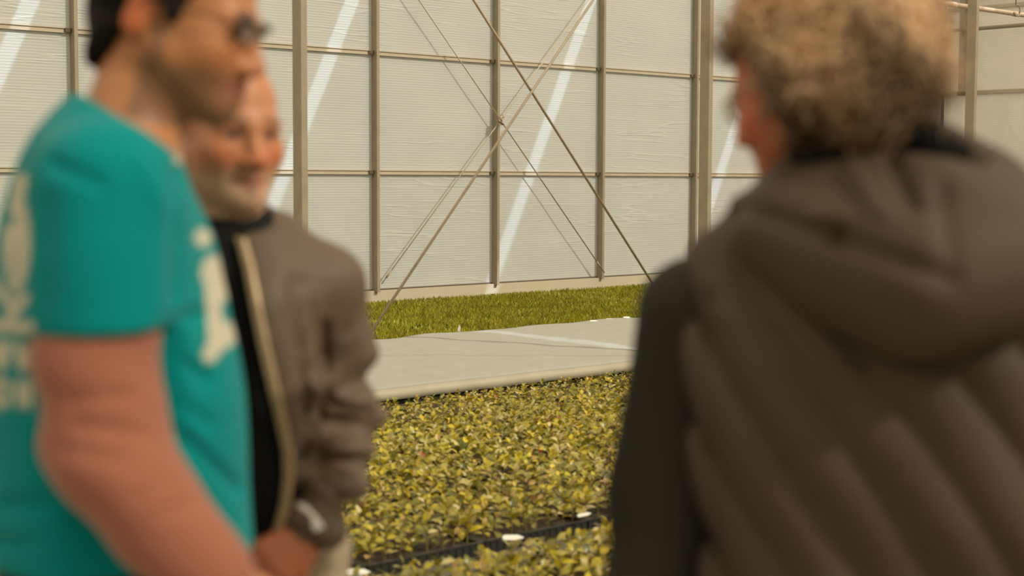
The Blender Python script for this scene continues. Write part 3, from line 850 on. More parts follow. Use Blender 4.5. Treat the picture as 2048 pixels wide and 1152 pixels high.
def glasses(o, R, sc, parent, mat, w=0.024, hgt=0.017, thick=0.0024, zo=-0.004, bar=0.0):
    T = lambda p: tuple(o + R @ (np.array(p, float) * sc))
    mb = MB()
    for s in (-1, 1):
        ring = [T((0.101 - 0.012 * abs(math.cos(t) * 0.5 + 0.5), s * (0.034 + w * math.cos(t)), zo + hgt * math.sin(t))) for t in np.linspace(0, 2 * math.pi, 21)]
        mb.tube(ring, thick, 6)
        mb.tube([T((0.090, s * (0.034 + w), 0.004)), T((0.06, s * 0.080, 0.008)), T((-0.025, s * 0.086, 0.010)), T((-0.04, s * 0.086, -0.01))], thick * 0.9, 6)
    mb.tube([T((0.100, -0.011, 0.0)), T((0.106, 0, 0.004)), T((0.100, 0.011, 0.0))], thick, 6)
    if bar:
        for s in (-1, 1):
            mb.tube([T((0.101 - 0.010 * abs(q) ** 2, s * (0.034 + w * q), zo + hgt * (0.95 - 0.25 * q * q))) for q in np.linspace(-1, 1, 9)], bar, 6)
    g = mb.build('spectacles', mat, parent, True)
    for s in (-1, 1):
        m2 = MB(); ring = [T((0.097, s * (0.034 + w * 0.95 * math.cos(t)), zo + hgt * 0.95 * math.sin(t))) for t in np.linspace(0, 2 * math.pi, 17)[:-1]]
        ring2 = [T((0.0985, s * (0.034 + w * 0.95 * math.cos(t)), zo + hgt * 0.95 * math.sin(t))) for t in np.linspace(0, 2 * math.pi, 17)[:-1]]
        n = len(ring); m2.add(ring + ring2, [tuple(range(n))[::-1], tuple(range(n, 2 * n))] + [(i, (i + 1) % n, n + (i + 1) % n, n + i) for i in range(n)])
        m2.build('lens', M['lens'], g)
def skin_colours(hc, base, red=(0.0, 0.0, 0.0), beard=None, brow=(0.03, 0.02, 0.015), lips=(0.33, 0.10, 0.07), ear_x=-0.03, brow_amt=0.9, beard_amt=0.6, cheek=0.5):
    x, y, z = hc[:, 0], hc[:, 1], hc[:, 2]
    n = len(x); col = np.repeat(np.array(base)[None], n, 0)
    inh = (z > -0.14) & (np.abs(y) < 0.12) & (np.abs(x) < 0.15)
    def mixc(c, m):
        nonlocal col
        m = np.clip(m, 0, 1)[:, None] * inh[:, None]; col = col * (1 - m) + np.array(c)[None] * m
    R_ = np.array(base) * np.array([1.15, 0.62, 0.55])
    mixc(R_, cheek * np.exp(-(((x - 0.07) / 0.04) ** 2 + ((np.abs(y) - 0.042) / 0.022) ** 2 + ((z + 0.035) / 0.022) ** 2)))
    mixc(R_, cheek * 1.2 * np.exp(-(((x - 0.115) / 0.02) ** 2 + (y / 0.02) ** 2 + ((z + 0.042) / 0.02) ** 2)))
    mixc(R_, 0.8 * sm(0.078, 0.088, np.abs(y)) * sm(0.04, 0.02, np.abs(x - ear_x)))
    if beard is not None:
        bm = sm(-0.045, -0.075, z + 0.35 * np.maximum(0, 0.03 - x) * 0 ) * sm(-0.03, 0.0, x) + sm(0.0, -0.03, z) * sm(0.02, 0.0, np.abs(x - 0.0)) * sm(0.05, 0.06, np.abs(y))
        mixc(beard, beard_amt * np.clip(bm, 0, 1))
    lm = np.exp(-((z + 0.073) / 0.009) ** 2) * sm(0.030, 0.020, np.abs(y)) * sm(0.066, 0.08, x)
    mixc(lips, 0.9 * lm)
    mixc((0.05, 0.02, 0.015), 0.9 * np.exp(-((z + 0.0725) / 0.0025) ** 2) * sm(0.03, 0.024, np.abs(y)) * sm(0.066, 0.08, x))
    mixc(brow, brow_amt * np.exp(-((z - 0.020 + 0.12 * (np.abs(y) - 0.035)) / 0.0055) ** 2) * sm(0.052, 0.046, np.abs(y)) * sm(0.010, 0.016, np.abs(y)) * sm(0.05, 0.07, x))
    em = sm(0.017, 0.013, np.abs(np.abs(y) - 0.032)) * sm(0.06, 0.072, x)
    mixc((0.22, 0.14, 0.10), 0.8 * em * np.exp(-((z + 0.004) / 0.0045) ** 2))
    mixc((0.03, 0.02, 0.015), sm(0.0065, 0.005, np.hypot(np.abs(y) - 0.032, z + 0.004)) * sm(0.06, 0.07, x))
    mixc((0.06, 0.03, 0.02), 0.8 * em * np.exp(-((z - 0.003) / 0.0028) ** 2))
    return col

# ------------------------------------------------------------------ person in the teal shirt
def person_teal():
    fig = Figure(225, 2.0); P = fig.P
    ho = P(368, 34); R = yaw_pitch(-0.36, 0.26); SC = 1.0
    S = SDF()
    head(S, ho, R, SC, smile=0.8)
    nb = P(250, 285, 0.0)
    S.cone(ho + R @ np.array([-0.030, 0, -0.06]), 0.056, nb, 0.064, 0.03)
    shz = P(225, 360)[2]
    hipz = 0.93; cx = P(225, 700)[0]
    # hidden trunk
    S.loft([(hipz - 0.06, cx, 0, 0.11, 0.16), (1.05, cx, 0, 0.115, 0.145), (1.25, cx - 0.005, 0, 0.12, 0.155), (shz - 0.02, cx - 0.01, 0, 0.115, 0.17), (shz + 0.05, cx + 0.0, 0, 0.07, 0.12)], 0.04)
    # arms: near (towards the camera) and far
    nsh, nel, nwr = P(208, 400, -0.185), P(203, 860, -0.215), P(432, 1158, -0.30)
    nmid, nfa, nfb = P(198, 720, -0.205), P(238, 948, -0.235), P(300, 1022, -0.26)
    fsh, fel = nsh * [1, -1, 1], nel * [1, -1, 1] + [0.02, 0, 0]
    fwr = fel + np.array([0.02, -0.02, -0.25])
    S.chain([nsh, nel, nwr], [0.050, 0.040, 0.028], 0.02); S.chain([fsh, fel, fwr], [0.050, 0.040, 0.028], 0.02)
    hand(S, nwr, np.array([0.75, -0.1, -0.65]), np.array([-0.2, 1.0, -0.1]), -1); hand(S, fwr, np.array([0.10, -0.05, -1.0]), np.array([-0.2, -1.0, -0.1]), 1)
    an = legs(S, (cx, 0, hipz), 0.080, 0.055, 0.040, 0.095, (0, 1, 0))
    for a in an: S.cone(a, 0.04, a + np.array([0.08, 0, -0.05]), 0.03, 0.03)
    V, Q = S.mesh(0.006, 2)
    col = skin_colours(head_coords(V, ho, R, SC), (0.43, 0.178, 0.075), beard=(0.085, 0.048, 0.026), beard_amt=0.62, cheek=0.35)
    body = fig.local_root('person', fast_mesh('body', V, Q, True, col), M['skin'])
    tag(body, 'person in a teal t-shirt over rust long sleeves, standing side on and looking down', 'person')
    # hair: cap following the skull
    S = SDF(); T = lambda p: ho + R @ np.array(p, float)
    S.ell(T((-0.020, 0, 0.046)), (0.108, 0.086, 0.090), R, 0.02)
    S.ell(T((-0.085, 0, -0.026)), (0.032, 0.066, 0.076), R, 0.03)
    S.ell(T((-0.008, 0, 0.012)), (0.082, 0.0865, 0.070), R, 0.02)
    def cut(x, y, z, d):
        h = head_coords(np.stack([x, y, z], 1), ho, R, 1.0); hx, hy, hz = h.T
        edge = np.interp(hx, [-0.13, -0.062, -0.050, -0.044, -0.014, -0.008, 0.016, 0.026, 0.048, 0.09], [-0.098, -0.100, -0.06, 0.022, 0.022, -0.018, -0.012, 0.022, 0.046, 0.066])
        d = d + 0.004 * np.sin(90 * hx + 40 * hy) * np.sin(70 * hz + 30 * hy) + 0.003 * np.sin(160 * hy + 90 * hz)
        d = np.maximum(d, (edge - hz) * 0.8)
        ear = np.sqrt(((hx + 0.022) / 0.026) ** 2 + ((hz + 0.014) / 0.036) ** 2) - 1
        return np.maximum(d, np.where(np.abs(hy) > 0.04, -ear * 0.028, -1))
    S.post.append(cut)
    V, Q = S.mesh(0.005, 1); link('hair', fast_mesh('hair', V, Q), M['hair_dark'], body)
    glasses(ho, R, SC, body, M['frame'], 0.025, 0.014, 0.0018, 0.002, 0.0050)
    # rust long sleeves (one sweatshirt: sleeves and the hidden trunk)
    S = SDF()
    S.loft([(hipz + 0.05, cx, 0, 0.120, 0.150), (1.05, cx, 0, 0.13, 0.155), (1.25, cx, 0, 0.13, 0.16), (shz - 0.06, cx - 0.01, 0, 0.11, 0.14), (shz, cx, 0, 0.06, 0.10)], 0.04)
    S.chain([nsh, nmid, nel, nfa, nfb, nwr], [0.068, 0.069, 0.066, 0.061, 0.056, 0.046], 0.03); S.chain([fsh, fel, fwr], [0.070, 0.0665, 0.046], 0.03)
    def wr(x, y, z, d):
        near = sm(0.10, 0.16, np.abs(y))
        g = waves(x, y, z, [(0.25, 0.1, 1, 62, 0.0025), (-0.35, 0.3, 1, 38, 0.003), (0.7, 0, 0.7, 30, 0.002)], 3)
        return d + near * g
    S.post.append(wr); S.post.append(creases(fig, [(140, 800, 270, 790, 10, 0.006), (150, 850, 290, 870, 9, 0.007), (120, 900, 240, 920, 12, 0.005), (330, 1030, 400, 1000, 12, 0.006), (270, 1000, 330, 960, 10, 0.005), (290, 690, 280, 760, 10, 0.005)]))
    V, Q = S.mesh(0.007, 2); link('sweatshirt', fast_mesh('sweatshirt', V, Q), M['rust'], body)
    # teal t-shirt
    S = SDF()
    rows = []
    for y, xl, xr, ry in ((1104, -25, 500, 0.205), (1000, -30, 500, 0.205), (900, -34, 497, 0.205), (800, -36, 490, 0.21), (700, -34, 479, 0.215), (600, -26, 462, 0.215), (500, -18, 430, 0.21), (420, 2, 400, 0.20), (360, 22, 374, 0.185), (310, 42, 352, 0.16), (265, 68, 335, 0.125), (225, 104, 310, 0.085), (190, 140, 280, 0.06)):
        a, b = P(xl, y), P(xr, y); rows.append((a[2], (a[0] + b[0]) / 2, 0, (b[0] - a[0]) / 2, ry))
    S.loft(rows, 0.04, p=2.15)
    hemn, hemf = nsh + (nel - nsh) * 0.57, fsh + (fel - fsh) * 0.57
    for sh, hm in ((nsh, hemn), (fsh, hemf)):
        S.cone(sh + [0.004, 0, 0.0], 0.079, hm + (hm - sh) * 0.12, 0.0785, 0.05)
    S.cone(nsh * [1, 0.86, 1] + [0, 0, 0.022], 0.062, fsh * [1, 0.86, 1] + [0, 0, 0.022], 0.062, 0.06)
    S.cone(nb + [-0.006, -0.06, 0.0], 0.055, nb + [-0.006, 0.06, 0.0], 0.055, 0.05)
    ca, cb = P(150, 185), P(356, 316)
    cn = np.array([-(cb - ca)[2], 0, (cb - ca)[0]]); cn /= np.linalg.norm(cn)
    hz = hemn[2]
    def cut(x, y, z, d):
        far = sm(0.12, 0.2, np.abs(y))
        g = waves(x, y, z, [(0.8, 0.1, 0.6, 24, 0.002), (-0.5, 0.2, 0.85, 34, 0.002), (0.9, 0, -0.45, 17, 0.002)], 5)
        diag = 0.010 * np.exp(-((x * 0.55 - z * 0.83 + 0.52 + 0.25) / 0.02) ** 2)
        d = d + g * sm(1.62, 1.45, z)
        d = np.maximum(d, ((x - ca[0]) * cn[0] + (z - ca[2]) * cn[2]))
        neck = np.sqrt((x - nb[0] - 0.004) ** 2 * 0.8 + y ** 2) - 0.064
        d = np.where(z > nb[2] - 0.03, np.maximum(d, -neck * 0.9), d)
        sl = np.abs(y) - 0.135                      # sleeves end above the elbow
        hem = hz - z + 0.05 * (x - hemn[0])
        outer = np.minimum(np.abs(y) - 0.10, 0.2)
        arm = np.sqrt((x - hemn[0]) ** 2 + (np.abs(y) - np.abs(hemn[1])) ** 2) - 0.105
        inside = np.interp(z, [r[0] for r in rows], [0] * len(rows))
        return np.where((arm < 0) & (np.abs(y) > 0.19), np.maximum(d, hem), d)
    S.post.append(creases(fig, [(340, 850, 470, 975, 11, 0.010), (330, 640, 400, 630, 12, 0.008), (330, 700, 410, 760, 13, 0.008), (345, 800, 420, 850, 10, 0.006), (110, 330, 200, 370, 16, 0.007), (100, 400, 95, 600, 12, 0.004), (350, 340, 345, 600, 14, 0.008), (280, 320, 330, 420, 14, -0.005), (20, 1010, 240, 1000, 16, 0.008), (0, 1080, 60, 1090, 9, 0.008)]))
    S.post.append(cut)
    V, Q = S.mesh(0.006, 2)
    X, Y_ = fig.px(V)
    teal = np.array((0.0, 0.200, 0.205)); col = np.repeat(teal[None], len(V), 0)
    cream = np.array((0.50, 0.46, 0.36))
    bc = rows[4][1]
    def seg(ax, ay, bx, by, w):
        dx, dy = bx - ax, by - ay; t = np.clip(((X - ax) * dx + (Y_ - ay) * dy) / (dx * dx + dy * dy + 1e-9), 0, 1)
        return np.hypot(X - ax - t * dx, Y_ - ay - t * dy) - w
    def ellp(cx_, cy_, rx, ry, ang=0):
        c, s_ = math.cos(ang), math.sin(ang); u = (X - cx_) * c + (Y_ - cy_) * s_; v = -(X - cx_) * s_ + (Y_ - cy_) * c
        return (np.sqrt((u / rx) ** 2 + (v / ry) ** 2) - 1) * min(rx, ry)
    # print on the back: carrot-like emblem, bar and two lines of lettering
    d = np.minimum(ellp(33, 490, 26, 95, 0.03), seg(42, 360, 30, 420, 12))
    d = np.maximum(d, -ellp(20, 440, 11, 11)); d = np.maximum(d, -seg(33, 480, 26, 560, 2.5))
    d = np.minimum(d, seg(-20, 560, 25, 615, 9)); d = np.minimum(d, seg(48, 595, 20, 635, 10)); d = np.minimum(d, seg(-20, 652, 62, 656, 11))
    for (a, b, c_, e) in ((2, 685, 8, 730), (8, 730, 16, 690), (36, 690, 42, 735), (42, 735, 54, 700), (54, 700, 62, 735), (62, 735, 72, 690), (-14, 690, 2, 730)): d = np.minimum(d, seg(a, b, c_, e, 7))
    d = np.minimum(d, np.abs(ellp(2, 785, 14, 22)) - 6)
    for (a, b, c_, e) in ((38, 765, 38, 810), (58, 765, 58, 810), (38, 765, 58, 810)): d = np.minimum(d, seg(a, b, c_, e, 6))
    back = V[:, 0] < bc - 0.05
    keep = back & (V[:, 1] < 0.0)
    near_arm = (np.abs(V[:, 1]) > 0.2) & (V[:, 0] > P(85, 500)[0])
    m = np.where(keep & ~near_arm, sm(4, -4, d), 0)
    # chest print
    d = np.minimum(ellp(428, 545, 26, 34), ellp(438, 575, 24, 30))
    d = np.minimum(d, seg(424, 560, 428, 620, 15)); d = np.minimum(d, ellp(444, 668, 30, 28, 0.3)); d = np.minimum(d, seg(430, 640, 436, 690, 16)); d = np.minimum(d, seg(436, 680, 420, 710, 15))
    d = np.minimum(d, ellp(406, 475, 17, 17)); d = np.minimum(d, ellp(357, 318, 9, 9))
    m = np.maximum(m, np.where((V[:, 0] > bc + 0.04) & (V[:, 1] < 0.03), sm(4, -4, d), 0))
    col = col * (1 - m[:, None]) + cream * m[:, None]
    link('t_shirt', fast_mesh('t_shirt', V, Q, True, col), M['teal'], body)
    # trousers and shoes
    S = SDF(); S.loft([(hipz - 0.12, cx, 0, 0.142, 0.190), (hipz + 0.03, cx, 0, 0.150, 0.188), (1.06, cx, 0, 0.145, 0.180)], 0.05)
    legs(S, (cx, 0, hipz), 0.098, 0.080, 0.066, 0.095, (0, 1, 0), 0.04, 0.09)
    S.post.append(lambda x, y, z, d: np.maximum(d + waves(x, y, z, [(0.2, 0.3, 1, 40, 0.004)], 2), 0.06 - z))
    V, Q = S.mesh(0.010, 1); link('trousers', fast_mesh('trousers', V, Q), M['navy'], body)
    for a in an: shoe(fig, a, 0.0, body, M['shoe'], M['sole'])
person_teal()

# ------------------------------------------------------------------ person in the open jacket
def person_jacket():
    fig = Figure(455, 2.41); P = fig.P
    ho = P(453, 258); R = yaw_pitch(-math.pi / 2 + math.radians(27), 0.10, 0.0); SC = 1.0
    S = SDF(); head(S, ho, R, SC, smile=1.0)
    nb = P(455, 475, 0.03)
    S.cone(ho + R @ np.array([-0.03, 0, -0.07]), 0.062, nb, 0.070, 0.03)
    shz = P(455, 530)[2]; hipz = P(455, 1130)[2]; cx = 0.0
    S.loft([(hipz - 0.06, cx, 0.02, 0.145, 0.09), (1.02, cx, 0.02, 0.122, 0.09), (1.22, cx, 0.02, 0.122, 0.09), (shz - 0.02, cx, 0.02, 0.14, 0.085), (shz + 0.05, cx, 0.02, 0.11, 0.06)], 0.04)
    sh, e1, el, f1, wr = P(652, 570, 0.03), P(668, 700, 0.045), P(686, 835, 0.05), P(664, 955, -0.01), P(634, 1045, -0.08)
    m = np.array([-1, 1, 1.0])
    S.chain([sh, el, wr], [0.040, 0.034, 0.028], 0.02)
    shr, elr, wrr = sh * m, el * m, wr * m
    S.chain([shr, elr, wrr], [0.040, 0.034, 0.028], 0.02)
    hand(S, wr + np.array([-0.012, -0.01, -0.012]), P(535, 1125, -0.16) - wr, np.array([-0.1, 0.9, -0.3]), 1, 0.19, 0.5)
    hand(S, wrr, np.array([0.2, -0.2, -1.0]), np.array([0.6, 0.4, 0]), 1, 0.19, 0.5)
    an = legs(S, (cx, 0.02, hipz), 0.080, 0.055, 0.040, 0.09, (1, 0, 0))
    for a in an: S.cone(a, 0.04, a + np.array([0.03, -0.08, -0.05]), 0.03, 0.03)
    V, Q = S.mesh(0.006, 2)
    col = skin_colours(head_coords(V, ho, R, SC), (0.46, 0.190, 0.092), beard=(0.50, 0.38, 0.27), beard_amt=0.5, brow=(0.13, 0.065, 0.035), brow_amt=0.8, cheek=0.55)
    hm = sm(1.2, 1.1, V[:, 2])[:, None]; col = col * (1 - hm) + np.array((0.42, 0.13, 0.06)) * hm
    body = fig.local_root('person', fast_mesh('body', V, Q, True, col), M['skin'])
    tag(body, 'person in a dark open zip jacket over a black top, hand at the hip', 'person')
    # short hair at the back and sides
    S = SDF(); T = lambda p: ho + R @ np.array(p, float)
    S.ell(T((-0.030, 0, 0.000)), (0.090, 0.083, 0.072), R, 0.02)
    def cut(x, y, z, d):
        hx, hy, hz = head_coords(np.stack([x, y, z], 1), ho, R, 1.0).T
        d = np.maximum(d, hz - 0.045); d = np.maximum(d, hx - 0.0); d = np.maximum(d, -0.055 - hz)
        ear = np.sqrt(((hx + 0.026) / 0.026) ** 2 + ((hz + 0.014) / 0.036) ** 2) - 1
        return np.maximum(d, np.where(np.abs(hy) > 0.04, -ear * 0.028, -1))
    S.post.append(cut)
    V, Q = S.mesh(0.006, 1); link('hair', fast_mesh('hair', V, Q, True, np.repeat(np.array([[0.36, 0.31, 0.25]]), len(V), 0)), M['hair_grey'], body)
    # black top
    S = SDF()
    S.loft([(P(455, 1118)[2], 0, 0.01, 0.145, 0.115), (1.02, 0, 0.01, 0.138, 0.115), (1.25, 0, 0.01, 0.138, 0.115), (shz - 0.01, 0, 0.02, 0.145, 0.10), (shz + 0.05, 0, 0.03, 0.115, 0.075)], 0.04)
    S.cone(nb + [0, 0, -0.03], 0.085, nb + [0, -0.008, 0.055], 0.068, 0.04)
    S.post.append(lambda x, y, z, d: np.maximum(d + waves(x, y, z, [(0.5, 0, 0.8, 30, 0.003), (-0.5, 0.1, 0.8, 22, 0.003)], 1) * sm(1.45, 1.3, z), (z - P(455, 412)[2]) - 0.25 * (y - nb[1])))
    V, Q = S.mesh(0.007, 2); link('top', fast_mesh('top', V, Q), M['black'], body)
    # jacket
    zpts = [(486, 478), (503, 540), (516, 610), (531, 685), (548, 760), (566, 840), (579, 900), (581, 950), (574, 1005), (562, 1050), (552, 1085)]
    Z3 = np.array([P(a, b, -0.11) for a, b in zpts]); zo = np.argsort(Z3[:, 2])
    S = SDF()
    rows = []
    for y, xr, ry in ((1090, 612, 0.135), (1040, 636, 0.15), (960, 645, 0.152), (860, 650, 0.152), (760, 654, 0.150), (660, 658, 0.146), (590, 660, 0.135), (540, 648, 0.115), (500, 610, 0.095), (460, 560, 0.078)):
        b = P(xr, y); rows.append((b[2], 0, 0.02, b[0], ry))
    S.loft(rows, 0.04, p=2.3)
    S.cone(nb + [0, 0.012, -0.05], 0.10, nb + [0, 0.016, 0.05], 0.082, 0.04)
    for q in (np.ones(3), m):
        S.cone(P(560, 500, 0.03) * q, 0.050, sh * q, 0.058, 0.05)
        S.chain([sh * q, e1 * q, el * q, f1 * q, wr * q], [0.061, 0.060, 0.056, 0.052, 0.044], 0.03)
    arm_c = lambda z: np.interp(z, [wr[2], f1[2], el[2], e1[2], sh[2]], [wr[0], f1[0], el[0], e1[0], sh[0]])
    xl_z = lambda z: np.interp(z, Z3[zo, 2], Z3[zo, 0])
    def cut(x, y, z, d):
        ax = np.abs(x); onarm = sm(-0.035, -0.005, ax - arm_c(z) + 0.045)
        fz = sm(1.33, 1.20, z) * sm(0.86, 0.93, z)
        g = onarm * fz * (0.010 * np.sin(66 * z + 30 * (x - 0.2) * np.sign(x) + 8 * y + 2.0 * np.sin(17 * z)) + 0.005 * np.sin(105 * z - 40 * ax + 1.0))
        g2 = (1 - onarm) * waves(x, y, z, [(0.6, 0, 0.8, 22, 0.005), (1, 0.2, 0.15, 40, 0.0045), (-0.8, 0, 0.5, 27, 0.004)], 4)
        crease = 0.012 * np.exp(-((ax - arm_c(z) + 0.062) / 0.011) ** 2) * sm(1.42, 1.34, z) * (y < 0.06)
        d = d + g + g2 + crease
        ed = xl_z(z)
        opening = np.maximum(np.maximum(x - ed, -0.075 - x), y - 0.0)
        opening = np.where(z > nb[2] - 0.06, np.maximum(opening, np.maximum(x - ed, -0.075 - x)), opening)
        d = np.maximum(d, -opening)
        neck = np.sqrt((x - nb[0]) ** 2 + (y - nb[1] - 0.005) ** 2) - 0.069
        d = np.where(z > nb[2] - 0.03, np.maximum(d, -neck), d)
        return np.maximum(d, (z - nb[2] - 0.036) - 0.30 * (y - nb[1]))
    S.post.append(creases(fig, [(648, 650, 652, 790, 10, 0.010), (655, 700, 690, 660, 12, 0.006), (660, 808, 735, 822, 9, 0.010), (655, 870, 735, 880, 9, 0.006), (650, 925, 725, 915, 9, 0.008), (645, 960, 690, 1000, 10, 0.010), (600, 560, 640, 700, 14, 0.005), (575, 650, 610, 800, 14, 0.004), (640, 800, 640, 960, 9, 0.008)]))
    S.post.append(cut)
    V, Q = S.mesh(0.006, 2); jk = link('jacket', fast_mesh('jacket', V, Q), M['jacket'], body)
    # zip along the open edge: tape and teeth
    zz = np.linspace(Z3[:, 2].max(), Z3[:, 2].min(), 60)
    def front_y(x, z):
        rr = np.array(rows); o_ = np.argsort(rr[:, 0]); rx = np.interp(z, rr[o_, 0], rr[o_, 3]); ry = np.interp(z, rr[o_, 0], rr[o_, 4])
        return 0.02 - ry * (1 - min(0.95, abs(x / rx)) ** 2.3) ** (1 / 2.3)
    tape = MB(); vs = []
    for z in zz:
        x = float(xl_z(z)); y = front_y(x, z) - 0.003
        vs += [(x - 0.007, y + 0.003, z), (x - 0.004, y - 0.006, z), (x + 0.003, y - 0.006, z), (x + 0.006, y + 0.003, z)]
    tape.add(vs, [(4 * i + j, 4 * i + j + 1, 4 * i + j + 5, 4 * i + j + 4) for i in range(59) for j in range(3)])
    zp_ = tape.build('zipper', M['zip'], jk, True)
    teeth = MB()
    for z in np.linspace(Z3[:, 2].max(), Z3[:, 2].min(), 75):
        x = float(xl_z(z)); y = front_y(x, z) - 0.008; teeth.box((x - 0.011, y - 0.004, z - 0.0022), (x - 0.003, y + 0.003, z + 0.0022))
    teeth.build('zipper_teeth', M['zip'], zp_)
    # pale cuff band at the wrist
    S = SDF(); dirw = np.array([-0.80, -0.30, -0.50]); dirw /= np.linalg.norm(dirw)
    S.cone(wr - dirw * 0.02, 0.047, wr + dirw * 0.03, 0.045, 0.01)
    S.post.append(lambda x, y, z, d: np.maximum(np.maximum(d, 0.004 - ((x - wr[0]) * dirw[0] + (y - wr[1]) * dirw[1] + (z - wr[2]) * dirw[2])), ((x - wr[0]) * dirw[0] + (y - wr[1]) * dirw[1] + (z - wr[2]) * dirw[2]) - 0.022))
    V, Q = S.mesh(0.004, 1); b_ = link('cuff_band', fast_mesh('cuff_band', V, Q), M['tagm'], jk); b_['label'] = 'white band at the sleeve cuff'
    S = SDF(); S.cone(wr + dirw * 0.012, 0.041, wr + dirw * 0.045, 0.036, 0.01)
    V, Q = S.mesh(0.005, 1); link('cuff', fast_mesh('cuff', V, Q), M['jacket'], jk)
    S = SDF(); S.loft([(hipz - 0.12, 0, 0.02, 0.18, 0.13), (hipz + 0.02, 0, 0.02, 0.172, 0.125), (1.0, 0, 0.02, 0.155, 0.11)], 0.05)
    legs(S, (0, 0.02, hipz), 0.098, 0.080, 0.066, 0.09, (1, 0, 0), 0.04, 0.09)
    S.post.append(lambda x, y, z, d: np.maximum(d + waves(x, y, z, [(0.2, 0.3, 1, 40, 0.004)], 2), 0.06 - z))
    V, Q = S.mesh(0.010, 1); link('trousers', fast_mesh('trousers', V, Q), M['khaki'], body)
    for a in an: shoe(fig, a, -math.pi / 2 + 0.3, body, M['shoe'], M['sole'])
person_jacket()

